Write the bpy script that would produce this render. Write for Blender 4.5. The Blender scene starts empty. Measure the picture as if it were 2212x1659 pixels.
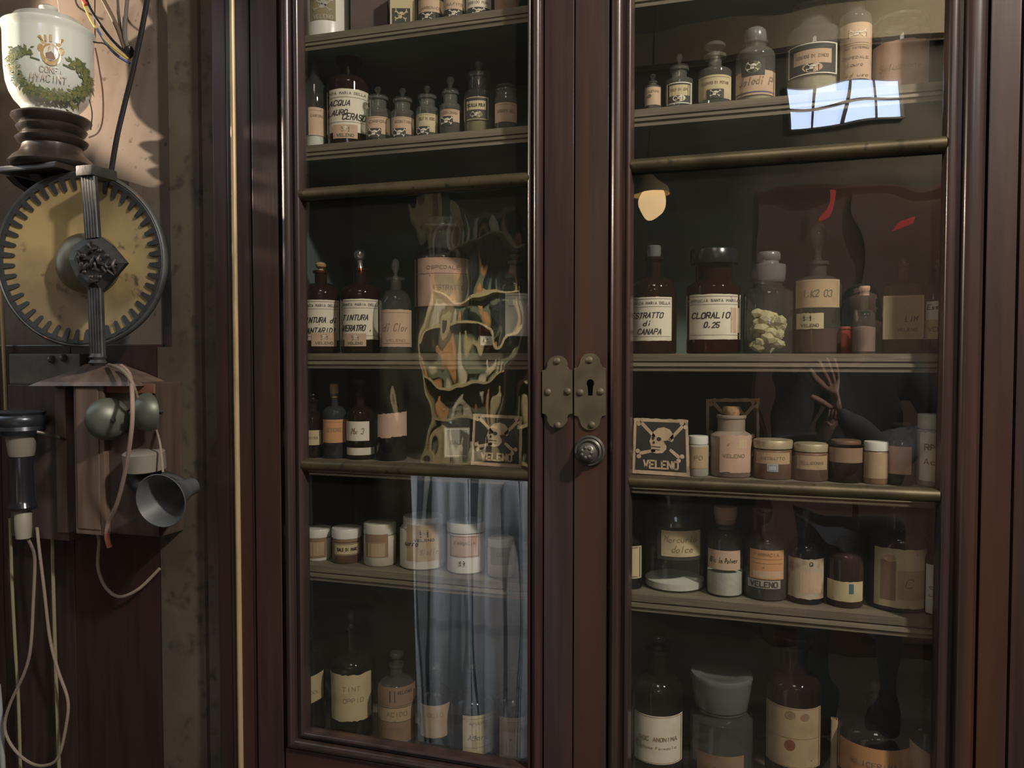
import bpy, bmesh, math, random
from math import sin, cos, pi, atan2, asin, sqrt
from mathutils import Vector, Matrix
random.seed(7)
S = bpy.context.scene
COL = S.collection

# ------------------------------------------------------------------ camera
F = 1700.0; CX, CY = 1106.0, 829.5; DIST = 1.35
YAW = math.radians(17.3); PITCH = math.atan(59.5/F)
C = Vector((0, -DIST, 1.5))
fwd = Vector((-sin(YAW)*cos(PITCH), cos(YAW)*cos(PITCH), -sin(PITCH)))
right = fwd.cross(Vector((0, 0, 1))).normalized(); up = right.cross(fwd)
cam = bpy.data.cameras.new('camera'); cam.sensor_width = 36; cam.lens = F/2212*36; cam.clip_start = .02
co = bpy.data.objects.new('camera', cam); COL.objects.link(co)
co.matrix_world = Matrix((( right.x, up.x, -fwd.x, C.x), (right.y, up.y, -fwd.y, C.y), (right.z, up.z, -fwd.z, C.z), (0, 0, 0, 1)))
S.camera = co
S.view_settings.view_transform = 'Standard'; S.view_settings.look = 'None'
S.view_settings.exposure = 0.0; S.view_settings.gamma = 1; S.view_settings.use_curve_mapping = False
S.cycles.transparent_max_bounces = 32; S.cycles.max_bounces = 8
S.cycles.sample_clamp_indirect = 3

def ray(px, py): return fwd + right*((px-CX)/F) + up*((CY-py)/F)
def at(px, py, Y):                       # point of the plane y = Y seen at a pixel of the photograph
    d = ray(px, py); return C + d*((Y-C.y)/d.y)
def mirror(px, py, D):                   # place behind the camera that the glass shows at that pixel
    p = at(px, py, D); return Vector((p.x, -p.y, p.z))
def scale(px, Y):                        # pixels per metre
    p = at(px, 770, Y); return F/((p-C).dot(fwd))

# ------------------------------------------------------------------ world and lamps
w = bpy.data.worlds.new('world'); S.world = w; w.use_nodes = True
w.node_tree.nodes['Background'].inputs[0].default_value = (1, .96, .90, 1)
w.node_tree.nodes['Background'].inputs[1].default_value = .07
def area(name, loc, target, size, power, col, sy=None):
    l = bpy.data.lights.new(name, 'AREA'); l.size = size; l.energy = power; l.color = col
    if sy: l.shape = 'RECTANGLE'; l.size_y = sy
    o = bpy.data.objects.new(name, l); COL.objects.link(o); o.location = loc
    o.rotation_euler = (Vector(target)-Vector(loc)).to_track_quat('-Z', 'Y').to_euler(); return o
area('left_cool_fill', (-1.95, -.55, 2.1), (-.9, -1.2, .9), .5, 4, (.80, .90, 1), 1.2)  # added cool fill without a doorway, lights the cloth and left edges
area('ceiling_light', (.1, -1.75, 3.5), (-.1, 0, 1.6), .5, 10, (1, .92, .82))
area('side_light', (1.5, -1.3, 3.3), (0, 0, 1.6), .15, 92, (1, .91, .80))
def spot(name, loc, target, power, deg, col, soft=.05):
    l = bpy.data.lights.new(name, 'SPOT'); l.energy = power; l.color = col; l.spot_size = math.radians(deg); l.spot_blend = .3; l.shadow_soft_size = soft
    o = bpy.data.objects.new(name, l); COL.objects.link(o); o.location = loc
    o.rotation_euler = (Vector(target)-Vector(loc)).to_track_quat('-Z', 'Y').to_euler()
spot('cloth_spot', (-1.75, -.25, 1.5), (-.95, -1.3, .75), 150, 50, (.93, .96, 1))  # added spot without a fixture, brightens the cloth for its reflection
H_ = mirror(1800, 850, 1.2)
spot('person_spot', (1.6, -.2, 2.6), (H_.x, H_.y, H_.z), 420, 24, (1, .9, .85))  # added spot without a fixture, brightens the raised hand for its reflection
sp = bpy.data.lights.new('wall_spot', 'SPOT'); sp.energy = 88; sp.color = (1, .80, .60); sp.shadow_soft_size = .012
sp.spot_size = math.radians(62); sp.spot_blend = .25
so = bpy.data.objects.new('wall_spot', sp); COL.objects.link(so)
_u = at(110, 150, -.06)
so.location = (_u.x-.62, -.275, _u.z+.01)
so.rotation_euler = Vector((1, .16, .16)).to_track_quat('-Z', 'Y').to_euler()

# ------------------------------------------------------------------ materials
MC = {}
def mat(name, base, rough=.6, metal=0, bump=None, noise=None, coat=0, emit=None, spec=.5, stretch=(1, 1, 1), streak=None):
    """noise=(scale, second colour, lo, hi, detail)"""
    if name in MC: return MC[name]
    m = bpy.data.materials.new(name); m.use_nodes = True; nt = m.node_tree; b = nt.nodes['Principled BSDF']
    b.inputs['Base Color'].default_value = (*base, 1); b.inputs['Roughness'].default_value = rough
    b.inputs['Metallic'].default_value = metal; b.inputs['Coat Weight'].default_value = coat
    b.inputs['Coat Roughness'].default_value = .15; b.inputs['Specular IOR Level'].default_value = spec
    tc = nt.nodes.new('ShaderNodeTexCoord'); mp = nt.nodes.new('ShaderNodeMapping'); mp.inputs['Scale'].default_value = stretch
    nt.links.new(tc.outputs['Object'], mp.inputs[0])
    def ramp(sc, det, lo, hi):
        n = nt.nodes.new('ShaderNodeTexNoise'); n.inputs['Scale'].default_value = sc; n.inputs['Detail'].default_value = det
        nt.links.new(mp.outputs[0], n.inputs['Vector'])
        r = nt.nodes.new('ShaderNodeMapRange'); r.inputs[1].default_value = lo; r.inputs[2].default_value = hi
        nt.links.new(n.outputs[0], r.inputs[0]); return r.outputs[0]
    cur = None
    if noise:
        lst = noise if isinstance(noise, list) else [noise]
        for (sc, c2, lo, hi, det) in lst:
            mx = nt.nodes.new('ShaderNodeMix'); mx.data_type = 'RGBA'
            nt.links.new(ramp(sc, det, lo, hi), mx.inputs[0])
            if cur: nt.links.new(cur, mx.inputs[6])
            else: mx.inputs[6].default_value = (*base, 1)
            mx.inputs[7].default_value = (*c2, 1); cur = mx.outputs[2]
        nt.links.new(cur, b.inputs['Base Color'])
    if bump:
        n = nt.nodes.new('ShaderNodeTexNoise'); n.inputs['Scale'].default_value = bump[0]; n.inputs['Detail'].default_value = 4
        nt.links.new(mp.outputs[0], n.inputs['Vector'])
        bp = nt.nodes.new('ShaderNodeBump'); bp.inputs['Strength'].default_value = bump[1]; bp.inputs['Distance'].default_value = .003
        nt.links.new(n.outputs[0], bp.inputs['Height']); nt.links.new(bp.outputs[0], b.inputs['Normal'])
    if emit:
        b.inputs['Emission Color'].default_value = (*emit[0], 1); b.inputs['Emission Strength'].default_value = emit[1]
    MC[name] = m; return m

def glass(name, tint, dusty=.1, dustcol=(.35, .34, .3), rough=.03, ior=1.5, edge=None, wave=None):
    """thin glass wall: clear view through it, mirror-like sheen, a film of dust"""
    if name in MC: return MC[name]
    m = bpy.data.materials.new(name); m.use_nodes = True; nt = m.node_tree; nt.nodes.clear()
    N = nt.nodes.new; L = nt.links.new
    out = N('ShaderNodeOutputMaterial'); tr = N('ShaderNodeBsdfTransparent'); gl = N('ShaderNodeBsdfGlossy'); df = N('ShaderNodeBsdfDiffuse')
    gl.inputs['Roughness'].default_value = rough; df.inputs[0].default_value = (*dustcol, 1)
    r0 = ((ior-1)/(ior+1))**2; l0 = N('ShaderNodeLayerWeight'); l0.inputs[0].default_value = .5
    pw = N('ShaderNodeMath'); pw.operation = 'POWER'; pw.inputs[1].default_value = 5; L(l0.outputs['Facing'], pw.inputs[0])
    fr = N('ShaderNodeMath'); fr.operation = 'MULTIPLY_ADD'; L(pw.outputs[0], fr.inputs[0]); fr.inputs[1].default_value = 1-r0; fr.inputs[2].default_value = r0
    a = N('ShaderNodeMixShader'); b = N('ShaderNodeMixShader')
    if edge:                                     # the wall is thicker along the line of sight near its edges
        lw = N('ShaderNodeLayerWeight'); lw.inputs[0].default_value = .35
        mx = N('ShaderNodeMix'); mx.data_type = 'RGBA'; mx.inputs[6].default_value = (*tint, 1); mx.inputs[7].default_value = (*edge, 1)
        L(lw.outputs['Facing'], mx.inputs[0]); L(mx.outputs[2], tr.inputs[0])
    else: tr.inputs[0].default_value = (*tint, 1)
    a.inputs[0].default_value = dusty; L(tr.outputs[0], a.inputs[1]); L(df.outputs[0], a.inputs[2])
    L(fr.outputs[0], b.inputs[0]); L(a.outputs[0], b.inputs[1]); L(gl.outputs[0], b.inputs[2]); L(b.outputs[0], out.inputs[0])
    if wave:
        tc = N('ShaderNodeTexCoord'); mp = N('ShaderNodeMapping'); mp.inputs['Scale'].default_value = wave[0]
        L(tc.outputs['Object'], mp.inputs[0]); n = N('ShaderNodeTexNoise'); n.inputs['Scale'].default_value = wave[1]; n.inputs['Detail'].default_value = wave[3]
        L(mp.outputs[0], n.inputs['Vector']); bp = N('ShaderNodeBump'); bp.inputs['Distance'].default_value = wave[2]; bp.inputs['Strength'].default_value = 1
        L(n.outputs[0], bp.inputs['Height']); L(bp.outputs[0], gl.inputs['Normal'])
    MC[name] = m; return m

wood = mat('mahogany', (.048, .028, .024), .34, noise=[(9, (.029, .018, .016), .35, .65, 6), (1.6, (.070, .028, .016), .52, .76, 3)], stretch=(6, 6, .35), bump=(30, .06), coat=.35)
wood_d = mat('mahogany_dark', (.04, .018, .014), .45, noise=(9, (.025, .013, .011), .35, .65, 5), stretch=(6, 6, .4), coat=.2)
wood_h = mat('mahogany_cross', (.07, .030, .02), .36, noise=[(9, (.04, .02, .015), .35, .65, 6)], stretch=(.35, 6, 6), coat=.35)
shelf_m = mat('aged_shelf_wood', (.20, .17, .115), .6, noise=[(7, (.11, .09, .065), .35, .7, 8), (25, (.26, .23, .16), .62, .75, 3)], stretch=(.5, 5, 9), bump=(30, .25))
green = mat('green_paint', (.10, .155, .125), .6, noise=[(5, (.068, .108, .092), .4, .6, 4), (9, (.13, .18, .09), .66, .8, 2)], bump=(15, .1))
plaster = mat('mottled_plaster', (.17, .132, .105), .85, noise=[(7, (.125, .095, .073), .4, .65, 6), (55, (.065, .05, .036), .64, .74, 4)], bump=(20, .3))
plaster_p = mat('stained_pilaster_plaster', (.105, .084, .058), .85, noise=[(5, (.068, .054, .037), .4, .62, 6), (30, (.04, .033, .024), .55, .70, 6)], bump=(20, .35))
gilt = mat('worn_gilt', (.50, .36, .20), .42, .35, noise=(30, (.30, .24, .14), .5, .7, 4), stretch=(1, 1, .2))
brass_old = mat('tarnished_brass', (.115, .092, .050), .42, .7, noise=[(14, (.07, .058, .036), .4, .65, 5), (60, (.05, .045, .03), .64, .7, 2)], bump=(60, .1))
brass_pl = mat('dull_brass_plate', (.115, .095, .058), .6, .35, noise=[(18, (.08, .065, .042), .4, .62, 5)], bump=(40, .1))
brass_dish = mat('aged_yellow_dish', (.50, .38, .18), .42, .3, noise=[(5, (.26, .19, .11), .42, .62, 6), (30, (.13, .10, .07), .62, .72, 4)], bump=(25, .1))
iron = mat('dark_iron', (.085, .082, .08), .48, .55, noise=(20, (.05, .048, .047), .4, .6, 4), bump=(60, .15))
iron_ring = mat('grey_enamel_ring', (.10, .105, .10), .5, .25, noise=[(12, (.055, .06, .06), .4, .6, 4), (22, (.30, .10, .07), .68, .72, 2)], bump=(40, .2))
bell_m = mat('verdigris_bell_metal', (.17, .18, .14), .45, .45, noise=(10, (.10, .11, .09), .35, .65, 5))
phone_wood = mat('dusty_phone_wood', (.17, .115, .085), .55, noise=[(8, (.10, .065, .048), .35, .65, 6)], stretch=(5, 5, .5), coat=.1)
phone_wood_d = mat('dark_phone_wood', (.085, .055, .042), .55, noise=[(8, (.05, .034, .028), .35, .65, 6)], stretch=(5, 5, .5))
phone_grey = mat('dusty_grey_board', (.14, .12, .095), .65, noise=[(12, (.09, .08, .065), .4, .6, 5)])
turned = mat('turned_dark_wood', (.030, .022, .017), .34, noise=(12, (.035, .027, .022), .4, .6, 5), stretch=(1, 1, 5), coat=.2)
porcelain = mat('cream_porcelain', (.66, .68, .61), .12, coat=.5, noise=(5, (.60, .63, .57), .4, .7, 2))
black = mat('black_rubber', (.012, .012, .013), .35)
black_g = mat('black_bakelite', (.018, .018, .022), .18, coat=.5)
beige_cord = mat('dusty_fabric_cord', (.26, .205, .155), .8, bump=(200, .4))
cord_y = mat('yellowed_cord', (.24, .21, .12), .75)
metal_d = mat('dull_nickel', (.15, .14, .12), .4, .6, noise=(20, (.12, .115, .1), .4, .6, 4))
horn_m = mat('grey_enamelled_horn', (.11, .115, .115), .5, .2, noise=(9, (.075, .08, .08), .4, .6, 4))
slot = mat('hole_shade_black', (.003, .003, .003), .9, spec=0)  # flat black that paints in the shade of keyhole and gap
ink = mat('black_ink', (.03, .028, .026), .7)
print_ink = mat('printed_grey_ink', (.20, .19, .17), .8)
faint = mat('faded_brown_ink', (.28, .20, .13), .8)
olive = mat('olive_print', (.16, .155, .10), .8)
card_black = mat('card_black', (.035, .033, .03), .6, noise=(20, (.055, .05, .045), .5, .7, 4))
bone = mat('card_bone', (.66, .50, .33), .7, noise=(40, (.52, .39, .25), .4, .6, 4))
card_edge = mat('card_edge', (.64, .47, .32), .7, noise=(30, (.36, .25, .16), .45, .65, 4))
def paper(n, c, stain=None):
    s = stain or tuple(v*.72 for v in c)
    return mat('paper_'+n, tuple(v*1.1 for v in c), .75, noise=[(22, s, .5, .8, 5), (70, tuple(v*.45 for v in s), .70, .78, 3)])
P_cream = paper('cream', (.66, .61, .48)); P_white = paper('white', (.70, .68, .58)); P_peach = paper('peach', (.50, .355, .24))
P_tan = paper('tan', (.40, .29, .17)); P_pink = paper('pink', (.52, .34, .25)); P_brown = paper('brown', (.26, .16, .10))
P_orange = paper('orange', (.52, .27, .12)); P_grey = paper('grey', (.34, .33, .27)); P_yel = paper('yellowed', (.50, .42, .25))
P_olive = paper('olive', (.22, .19, .10)); P_dark = mat('dark_label_frame', (.05, .05, .042), .7)
P_soil = mat('soiled_label', (.46, .38, .27), .8, noise=[(30, (.25, .15, .09), .5, .62, 5), (12, (.55, .48, .36), .5, .7, 3)])
G_clear = glass('clear_glass', (.95, .97, .94), .06, (.42, .42, .38), edge=(.45, .5, .46))
G_dusty = glass('dusty_clear_glass', (.88, .90, .86), .20, (.36, .35, .31), edge=(.4, .43, .4))
G_frost = glass('ground_glass', (.6, .62, .6), .5, (.27, .28, .27), rough=.25)
G_amber = glass('amber_glass', (.34, .13, .06), .22, (.075, .042, .028), edge=(.06, .02, .01))
G_red = glass('red_brown_glass', (.36, .08, .04), .16, (.10, .035, .022), edge=(.08, .015, .01))
G_dark = glass('near_black_glass', (.06, .07, .06), .35, (.022, .022, .02), edge=(.01, .012, .012))
G_smoke = glass('grey_glass', (.50, .53, .50), .22, (.20, .20, .18), edge=(.16, .18, .17))
G_blue = glass('blue_grey_glass', (.42, .48, .54), .2, (.16, .18, .21), edge=(.12, .15, .2))
G_purple = glass('purple_brown_glass', (.26, .13, .13), .34, (.10, .06, .06), edge=(.06, .03, .03))
G_olive = glass('olive_glass', (.46, .44, .30), .25, (.16, .14, .08), edge=(.16, .15, .08))
cream_pot = mat('cream_pot', (.60, .56, .46), .4, noise=(15, (.48, .43, .34), .45, .7, 4))
white_pot = mat('white_pot', (.68, .67, .60), .3)
brown_pot = mat('brown_pot', (.16, .09, .05), .4, noise=(15, (.10, .06, .04), .45, .65, 4))
stone_pot = mat('stoneware', (.30, .24, .18), .55, noise=(14, (.20, .15, .115), .4, .65, 5))
gold_lid = mat('worn_gold_lid', (.48, .40, .26), .45, .3, noise=(30, (.25, .17, .10), .5, .65, 4))
cork = mat('cork', (.42, .27, .13), .85, bump=(90, .5), noise=(60, (.28, .17, .09), .5, .7, 3))
pinkcork = mat('pink_cork', (.48, .30, .22), .8)
plast_black = mat('black_stopper', (.016, .016, .017), .22)
powder = mat('white_powder', (.72, .70, .64), .95, bump=(80, .5))
powder_c = mat('cream_powder', (.66, .58, .44), .95, bump=(80, .5))
lump = mat('pale_yellow_lumps', (.52, .46, .26), .7, bump=(30, .3))
redliq = mat('red_contents', (.26, .045, .03), .4)
darkbox = mat('dark_brown_card', (.10, .07, .065), .7, noise=(12, (.07, .05, .045), .4, .6, 3))
sparkle = mat('bright_faceted_glass', (.75, .76, .74), .12, .85)

# ------------------------------------------------------------------ mesh helpers
def new_obj(name, verts, faces, m, parent=None, smooth=False, mats=None, fm=None, sharp=40):
    me = bpy.data.meshes.new(name); me.from_pydata([tuple(v) for v in verts], [], faces)
    for x in (mats or [m]): me.materials.append(x)
    if fm: me.polygons.foreach_set('material_index', fm)
    bm = bmesh.new(); bm.from_mesh(me); bmesh.ops.recalc_face_normals(bm, faces=bm.faces); bm.to_mesh(me); bm.free()
    if smooth:
        me.polygons.foreach_set('use_smooth', [True]*len(me.polygons))
        try: me.set_sharp_from_angle(angle=math.radians(sharp))
        except Exception: pass
    me.update()
    o = bpy.data.objects.new(name, me); COL.objects.link(o)
    if parent: o.parent = parent
    return o
def tag(o, label=None, cat=None, group=None, kind=None):
    if label: o['label'] = label
    if cat: o['category'] = cat
    if group: o['group'] = group
    if kind: o['kind'] = kind
    return o
def thing(name, label, cat, loc=(0, 0, 0), rz=0, group=None):
    o = bpy.data.objects.new(name, None); COL.objects.link(o); o.empty_display_size = .02
    o.location = loc; o.rotation_euler = (0, 0, rz); return tag(o, label, cat, group)
class MB:
    def __init__(s): s.v = []; s.f = []
    def add(s, v, f):
        n = len(s.v); s.v += [Vector(x) for x in v]; s.f += [tuple(i+n for i in q) for q in f]; return s
    def box(s, a, b, bev=0):
        x0, y0, z0 = a; x1, y1, z1 = b
        if not bev:
            return s.add([(x0, y0, z0), (x1, y0, z0), (x1, y1, z0), (x0, y1, z0), (x0, y0, z1), (x1, y0, z1), (x1, y1, z1), (x0, y1, z1)],
                         [(0, 1, 2, 3), (4, 5, 6, 7), (0, 1, 5, 4), (1, 2, 6, 5), (2, 3, 7, 6), (3, 0, 4, 7)])
        bm = bmesh.new(); r = bmesh.ops.create_cube(bm, size=1)
        for q in bm.verts: q.co = Vector(((x0+x1)/2+q.co.x*(x1-x0), (y0+y1)/2+q.co.y*(y1-y0), (z0+z1)/2+q.co.z*(z1-z0)))
        bmesh.ops.bevel(bm, geom=bm.edges[:], offset=bev, segments=2, profile=.7, affect='EDGES')
        bm.verts.index_update(); s.add([q.co.copy() for q in bm.verts], [[q.index for q in f.verts] for f in bm.faces]); bm.free(); return s
    def prism(s, pts, axis, a, b):     # closed polygon pts extruded along an axis from a to b
        n = len(pts)
        def P(p, t): return {'z': (p[0], p[1], t), 'x': (t, p[0], p[1]), 'y': (p[0], t, p[1])}[axis]
        v = [P(p, a) for p in pts]+[P(p, b) for p in pts]
        f = [(i, (i+1) % n, (i+1) % n+n, i+n) for i in range(n)]+[tuple(range(n))[::-1], tuple(range(n, 2*n))]
        return s.add(v, f)
    def lathe(s, prof, n=36, M=None, open_=False):
        v = []; f = []; m = len(prof)
        for i in range(n):
            a = 2*pi*i/n
            for r, z in prof:
                p = Vector((r*cos(a), r*sin(a), z)); v.append(M @ p if M else p)
        for i in range(n):
            j = (i+1) % n
            for k in range(m-1):
                if prof[k][0] < 1e-7 and prof[k+1][0] < 1e-7: continue
                if prof[k][0] < 1e-7: f.append((i*m+k, i*m+k+1, j*m+k+1))
                elif prof[k+1][0] < 1e-7: f.append((i*m+k, i*m+k+1, j*m+k))
                else: f.append((i*m+k, i*m+k+1, j*m+k+1, j*m+k))
        return s.add(v, f)
    def tube(s, pts, r, n=8, sub=6, closed=False, rs=None):
        P = [Vector(p) for p in pts]
        if sub > 1 and len(P) > 2:
            Q = []
            for i in range(len(P)-1):
                p0 = P[max(i-1, 0)]; p1 = P[i]; p2 = P[i+1]; p3 = P[min(i+2, len(P)-1)]
                for k in range(sub):
                    t = k/sub
                    Q.append(.5*((2*p1)+(p2-p0)*t+(2*p0-5*p1+4*p2-p3)*t*t+(3*p1-p0-3*p2+p3)*t**3))
            Q.append(P[-1]); P = Q
        v = []; f = []; T = (P[1]-P[0]).normalized(); nrm = T.orthogonal().normalized(); m = len(P)
        for i, p in enumerate(P):
            T2 = (P[min(i+1, m-1)]-P[max(i-1, 0)]).normalized()
            nrm = (nrm-T2*nrm.dot(T2)).normalized(); bn = T2.cross(nrm)
            rr = r if rs is None else rs[0]+(rs[1]-rs[0])*i/(m-1)
            for k in range(n): a = 2*pi*k/n; v.append(p+(nrm*cos(a)+bn*sin(a))*rr)
        for i in range(m-1):
            for k in range(n): f.append((i*n+k, i*n+(k+1) % n, (i+1)*n+(k+1) % n, (i+1)*n+k))
        f.append(tuple(range(n))[::-1]); f.append(tuple((m-1)*n+k for k in range(n)))
        return s.add(v, f)
    def disc_y(s, cx, cz, r, y0, y1, n=20):
        return s.prism([(cx+r*cos(2*pi*i/n), cz+r*sin(2*pi*i/n)) for i in range(n)], 'y', y0, y1)
    def build(s, name, m, parent=None, smooth=False, sharp=40): return new_obj(name, s.v, s.f, m, parent, smooth, sharp=sharp)
def Rx(a): return Matrix.Rotation(a, 4, 'X')
def Ry(a): return Matrix.Rotation(a, 4, 'Y')
def Rz(a): return Matrix.Rotation(a, 4, 'Z')
def T(v): return Matrix.Translation(Vector(v))

# stroke lettering: each glyph is polylines of grid points, 4 wide and 6 high
GL = {'A': '00 26 40|12 32', 'B': '00 06 36 45 43 03|33 42 41 30 00', 'C': '45 36 16 05 01 10 30 41', 'D': '00 06 26 44 42 20 00', 'E': '46 06 00 40|03 33',
 'F': '46 06 00|03 33', 'G': '45 36 16 05 01 10 30 41 43 23', 'H': '00 06|40 46|03 43', 'I': '20 26', 'J': '36 31 20 10 01', 'K': '00 06|46 03 40', 'L': '06 00 40',
 'M': '00 06 23 46 40', 'N': '00 06 40 46', 'O': '16 05 01 10 30 41 45 36 16', 'P': '00 06 36 45 43 33 03', 'Q': '16 05 01 10 30 41 45 36 16|22 40', 'R': '00 06 36 45 43 33 03|23 40',
 'S': '45 36 16 05 04 13 33 42 41 30 10 01', 'T': '06 46|26 20', 'U': '06 01 10 30 41 46', 'V': '06 20 46', 'W': '06 10 23 30 46', 'X': '00 46|06 40', 'Y': '06 23 46|23 20', 'Z': '06 46 00 40',
 '0': '16 05 01 10 30 41 45 36 16', '1': '15 26 20', '2': '05 16 36 45 44 00 40', '3': '05 16 36 45 44 33 42 41 30 10 01', '5': '46 06 03 33 42 41 30 10 01', '8': '16 05 13 33 45 36 16|13 01 10 30 41 33',
 '.': '20 21', ',': '21 10', ':': '21 22|23 24', '-': '13 33', 'i': '20 23|25 26', 'd': '40 46|43 13 02 10 40', 'a': '40 43 13 02 10 40', 'l': '26 20', 'o': '13 02 10 30 42 33 13',
 'e': '02 42 33 13 02 10 40', 'r': '10 13|12 33', 's': '43 13 12 31 30 00', 't': '25 21 30|13 33', 'n': '00 03|02 13 33 40', 'm': '00 03|13 20|23 33 40', 'p': '13 1|', 'u': '03 01 10 30|43 40', 'v': '03 20 43', 'h': '06 00|02 13 33 40', 'f': '36 25 20|13 33', 'g': '43 13 02 11 41|43 4|', 'c': '43 13 02 10 40', 'z': '03 43 00 40', '/': '00 46', 'x': '03 40|00 43'}
GL['p'] = '00 06|05 16 35 43 22 03'; GL['g'] = '45 15 04 13 43|46 41 30 00'
def strokes(txt, x, y, h, wd, th=.12, slant=0., jit=0.):
    """text centred on (x, y) in photo pixels, h tall, wd wide -> quads as pixel coordinates"""
    n = len(txt); adv = wd/max(n, 1); lw = adv*.70; q = []; t = h*th*.5
    for i, ch in enumerate(txt):
        if ch not in GL: continue
        x0 = x-wd/2+i*adv+adv*.15; jy = random.uniform(-jit, jit)*h
        for pl in GL[ch].split('|'):
            pts = [(x0+int(p[0])/4*lw+(int(p[1])/6-.5)*h*slant, y+h/2-int(p[1])/6*h+jy) for p in pl.split() if len(p) == 2]
            for a, b in zip(pts, pts[1:]):
                dx, dy = b[0]-a[0], b[1]-a[1]; l = sqrt(dx*dx+dy*dy) or 1; nx, ny = -dy/l*t, dx/l*t; ex, ey = dx/l*t*.7, dy/l*t*.7
                q.append([(a[0]+nx-ex, a[1]+ny-ey), (a[0]-nx-ex, a[1]-ny-ey), (b[0]-nx+ex, b[1]-ny+ey), (b[0]+nx+ex, b[1]+ny+ey)])
    return q
def ell(x, y, rx, ry, n=12, rot=0): return [(x+rx*cos(2*pi*i/n)*cos(rot)-ry*sin(2*pi*i/n)*sin(rot), y+rx*cos(2*pi*i/n)*sin(rot)+ry*sin(2*pi*i/n)*cos(rot)) for i in range(n)]
def skull(x, y, w_, h_, full=True):
    """skull over crossed bones centred on (x, y): light polygons and dark polygons, in pixels"""
    L = []; D = []; X = lambda a: x+a*w_; Y = lambda a: y+a*h_
    def bonep(a, b, t=.045):
        ax, ay, bx, by = X(a[0]), Y(a[1]), X(b[0]), Y(b[1]); dx, dy = bx-ax, by-ay; l = sqrt(dx*dx+dy*dy); nx, ny = -dy/l, dx/l; tt = t*w_*.78
        L.append([(ax+nx*tt*.8, ay+ny*tt*.8), (ax-nx*tt*.8, ay-ny*tt*.8), (bx-nx*tt, by-ny*tt), (bx+nx*tt, by+ny*tt)])
        for s_ in (-1, 1): L.append(ell(bx+nx*tt*1.5*s_+dx/l*tt*.6, by+ny*tt*1.5*s_+dy/l*tt*.6, tt*1.25, tt*1.25, 10))
    bonep((-.10, -.08), (-.40, -.40)); bonep((.15, -.06), (.42, -.36)); bonep((-.12, .16), (-.42, .24)); bonep((.16, .13), (.34, .29))
    L.append([(X(a), Y(b)) for a, b in [(-.20, .20), (-.20, .08), (-.235, -.02), (-.20, -.12), (-.16, -.22), (-.07, -.30), (.05, -.325), (.16, -.28), (.23, -.18), (.235, -.06), (.18, .0), (.10, .04), (.09, .13), (.02, .21), (-.10, .225)]])
    D.append(ell(X(-.165), Y(-.09), w_*.028, h_*.04)); D.append(ell(X(-.05), Y(-.075), w_*.045, h_*.042)); D.append(ell(X(-.15), Y(.0), w_*.022, h_*.03))
    D.append([(X(a), Y(b)) for a, b in [(.04, -.04), (.13, -.055), (.20, -.02), (.14, .04), (.09, .05)]])
    if full:
        D.append([(X(-.19), Y(.075)), (X(-.02), Y(.085)), (X(-.02), Y(.10)), (X(-.19), Y(.09))])
        D.append([(X(-.17), Y(.135)), (X(-.03), Y(.145)), (X(-.03), Y(.155)), (X(-.17), Y(.148))])
    return L, D
def polys(name, plist, M, off, m, parent):
    """flat print: pixel polygons laid on a surface by the map M(px, py, offset)"""
    v = []; f = []
    for p in plist:
        n = len(v); v += [M(a, b, off) for a, b in p]; f.append(tuple(range(n, n+len(p))))
    if not v: return None
    return new_obj(name, v, f, m, parent)
def rim(x0, y0, x1, y1, t):
    return [[(x0, y0), (x1, y0), (x1, y0+t), (x0, y0+t)], [(x0, y1-t), (x1, y1-t), (x1, y1), (x0, y1)], [(x0, y0), (x0+t, y0), (x0+t, y1), (x0, y1)], [(x1-t, y0), (x1, y0), (x1, y1), (x1-t, y1)]]
def sub(plist, step=6):          # cut wide quads so that they follow a curved surface
    out = []
    for p in plist:
        xs = [a for a, b in p]
        if len(p) == 4 and max(xs)-min(xs) > step*1.5 and abs(p[0][1]-p[1][1]) < .01:
            n = max(1, int((max(xs)-min(xs))/step)); (xa, ya), (xb, yb), (xc, yc), (xd, yd) = p
            for i in range(n):
                t0, t1 = i/n, (i+1)/n
                out.append([(xa+(xb-xa)*t0, ya), (xa+(xb-xa)*t1, ya), (xd+(xc-xd)*t1, yd), (xd+(xc-xd)*t0, yd)])
        else: out.append(p)
    return out
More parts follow.
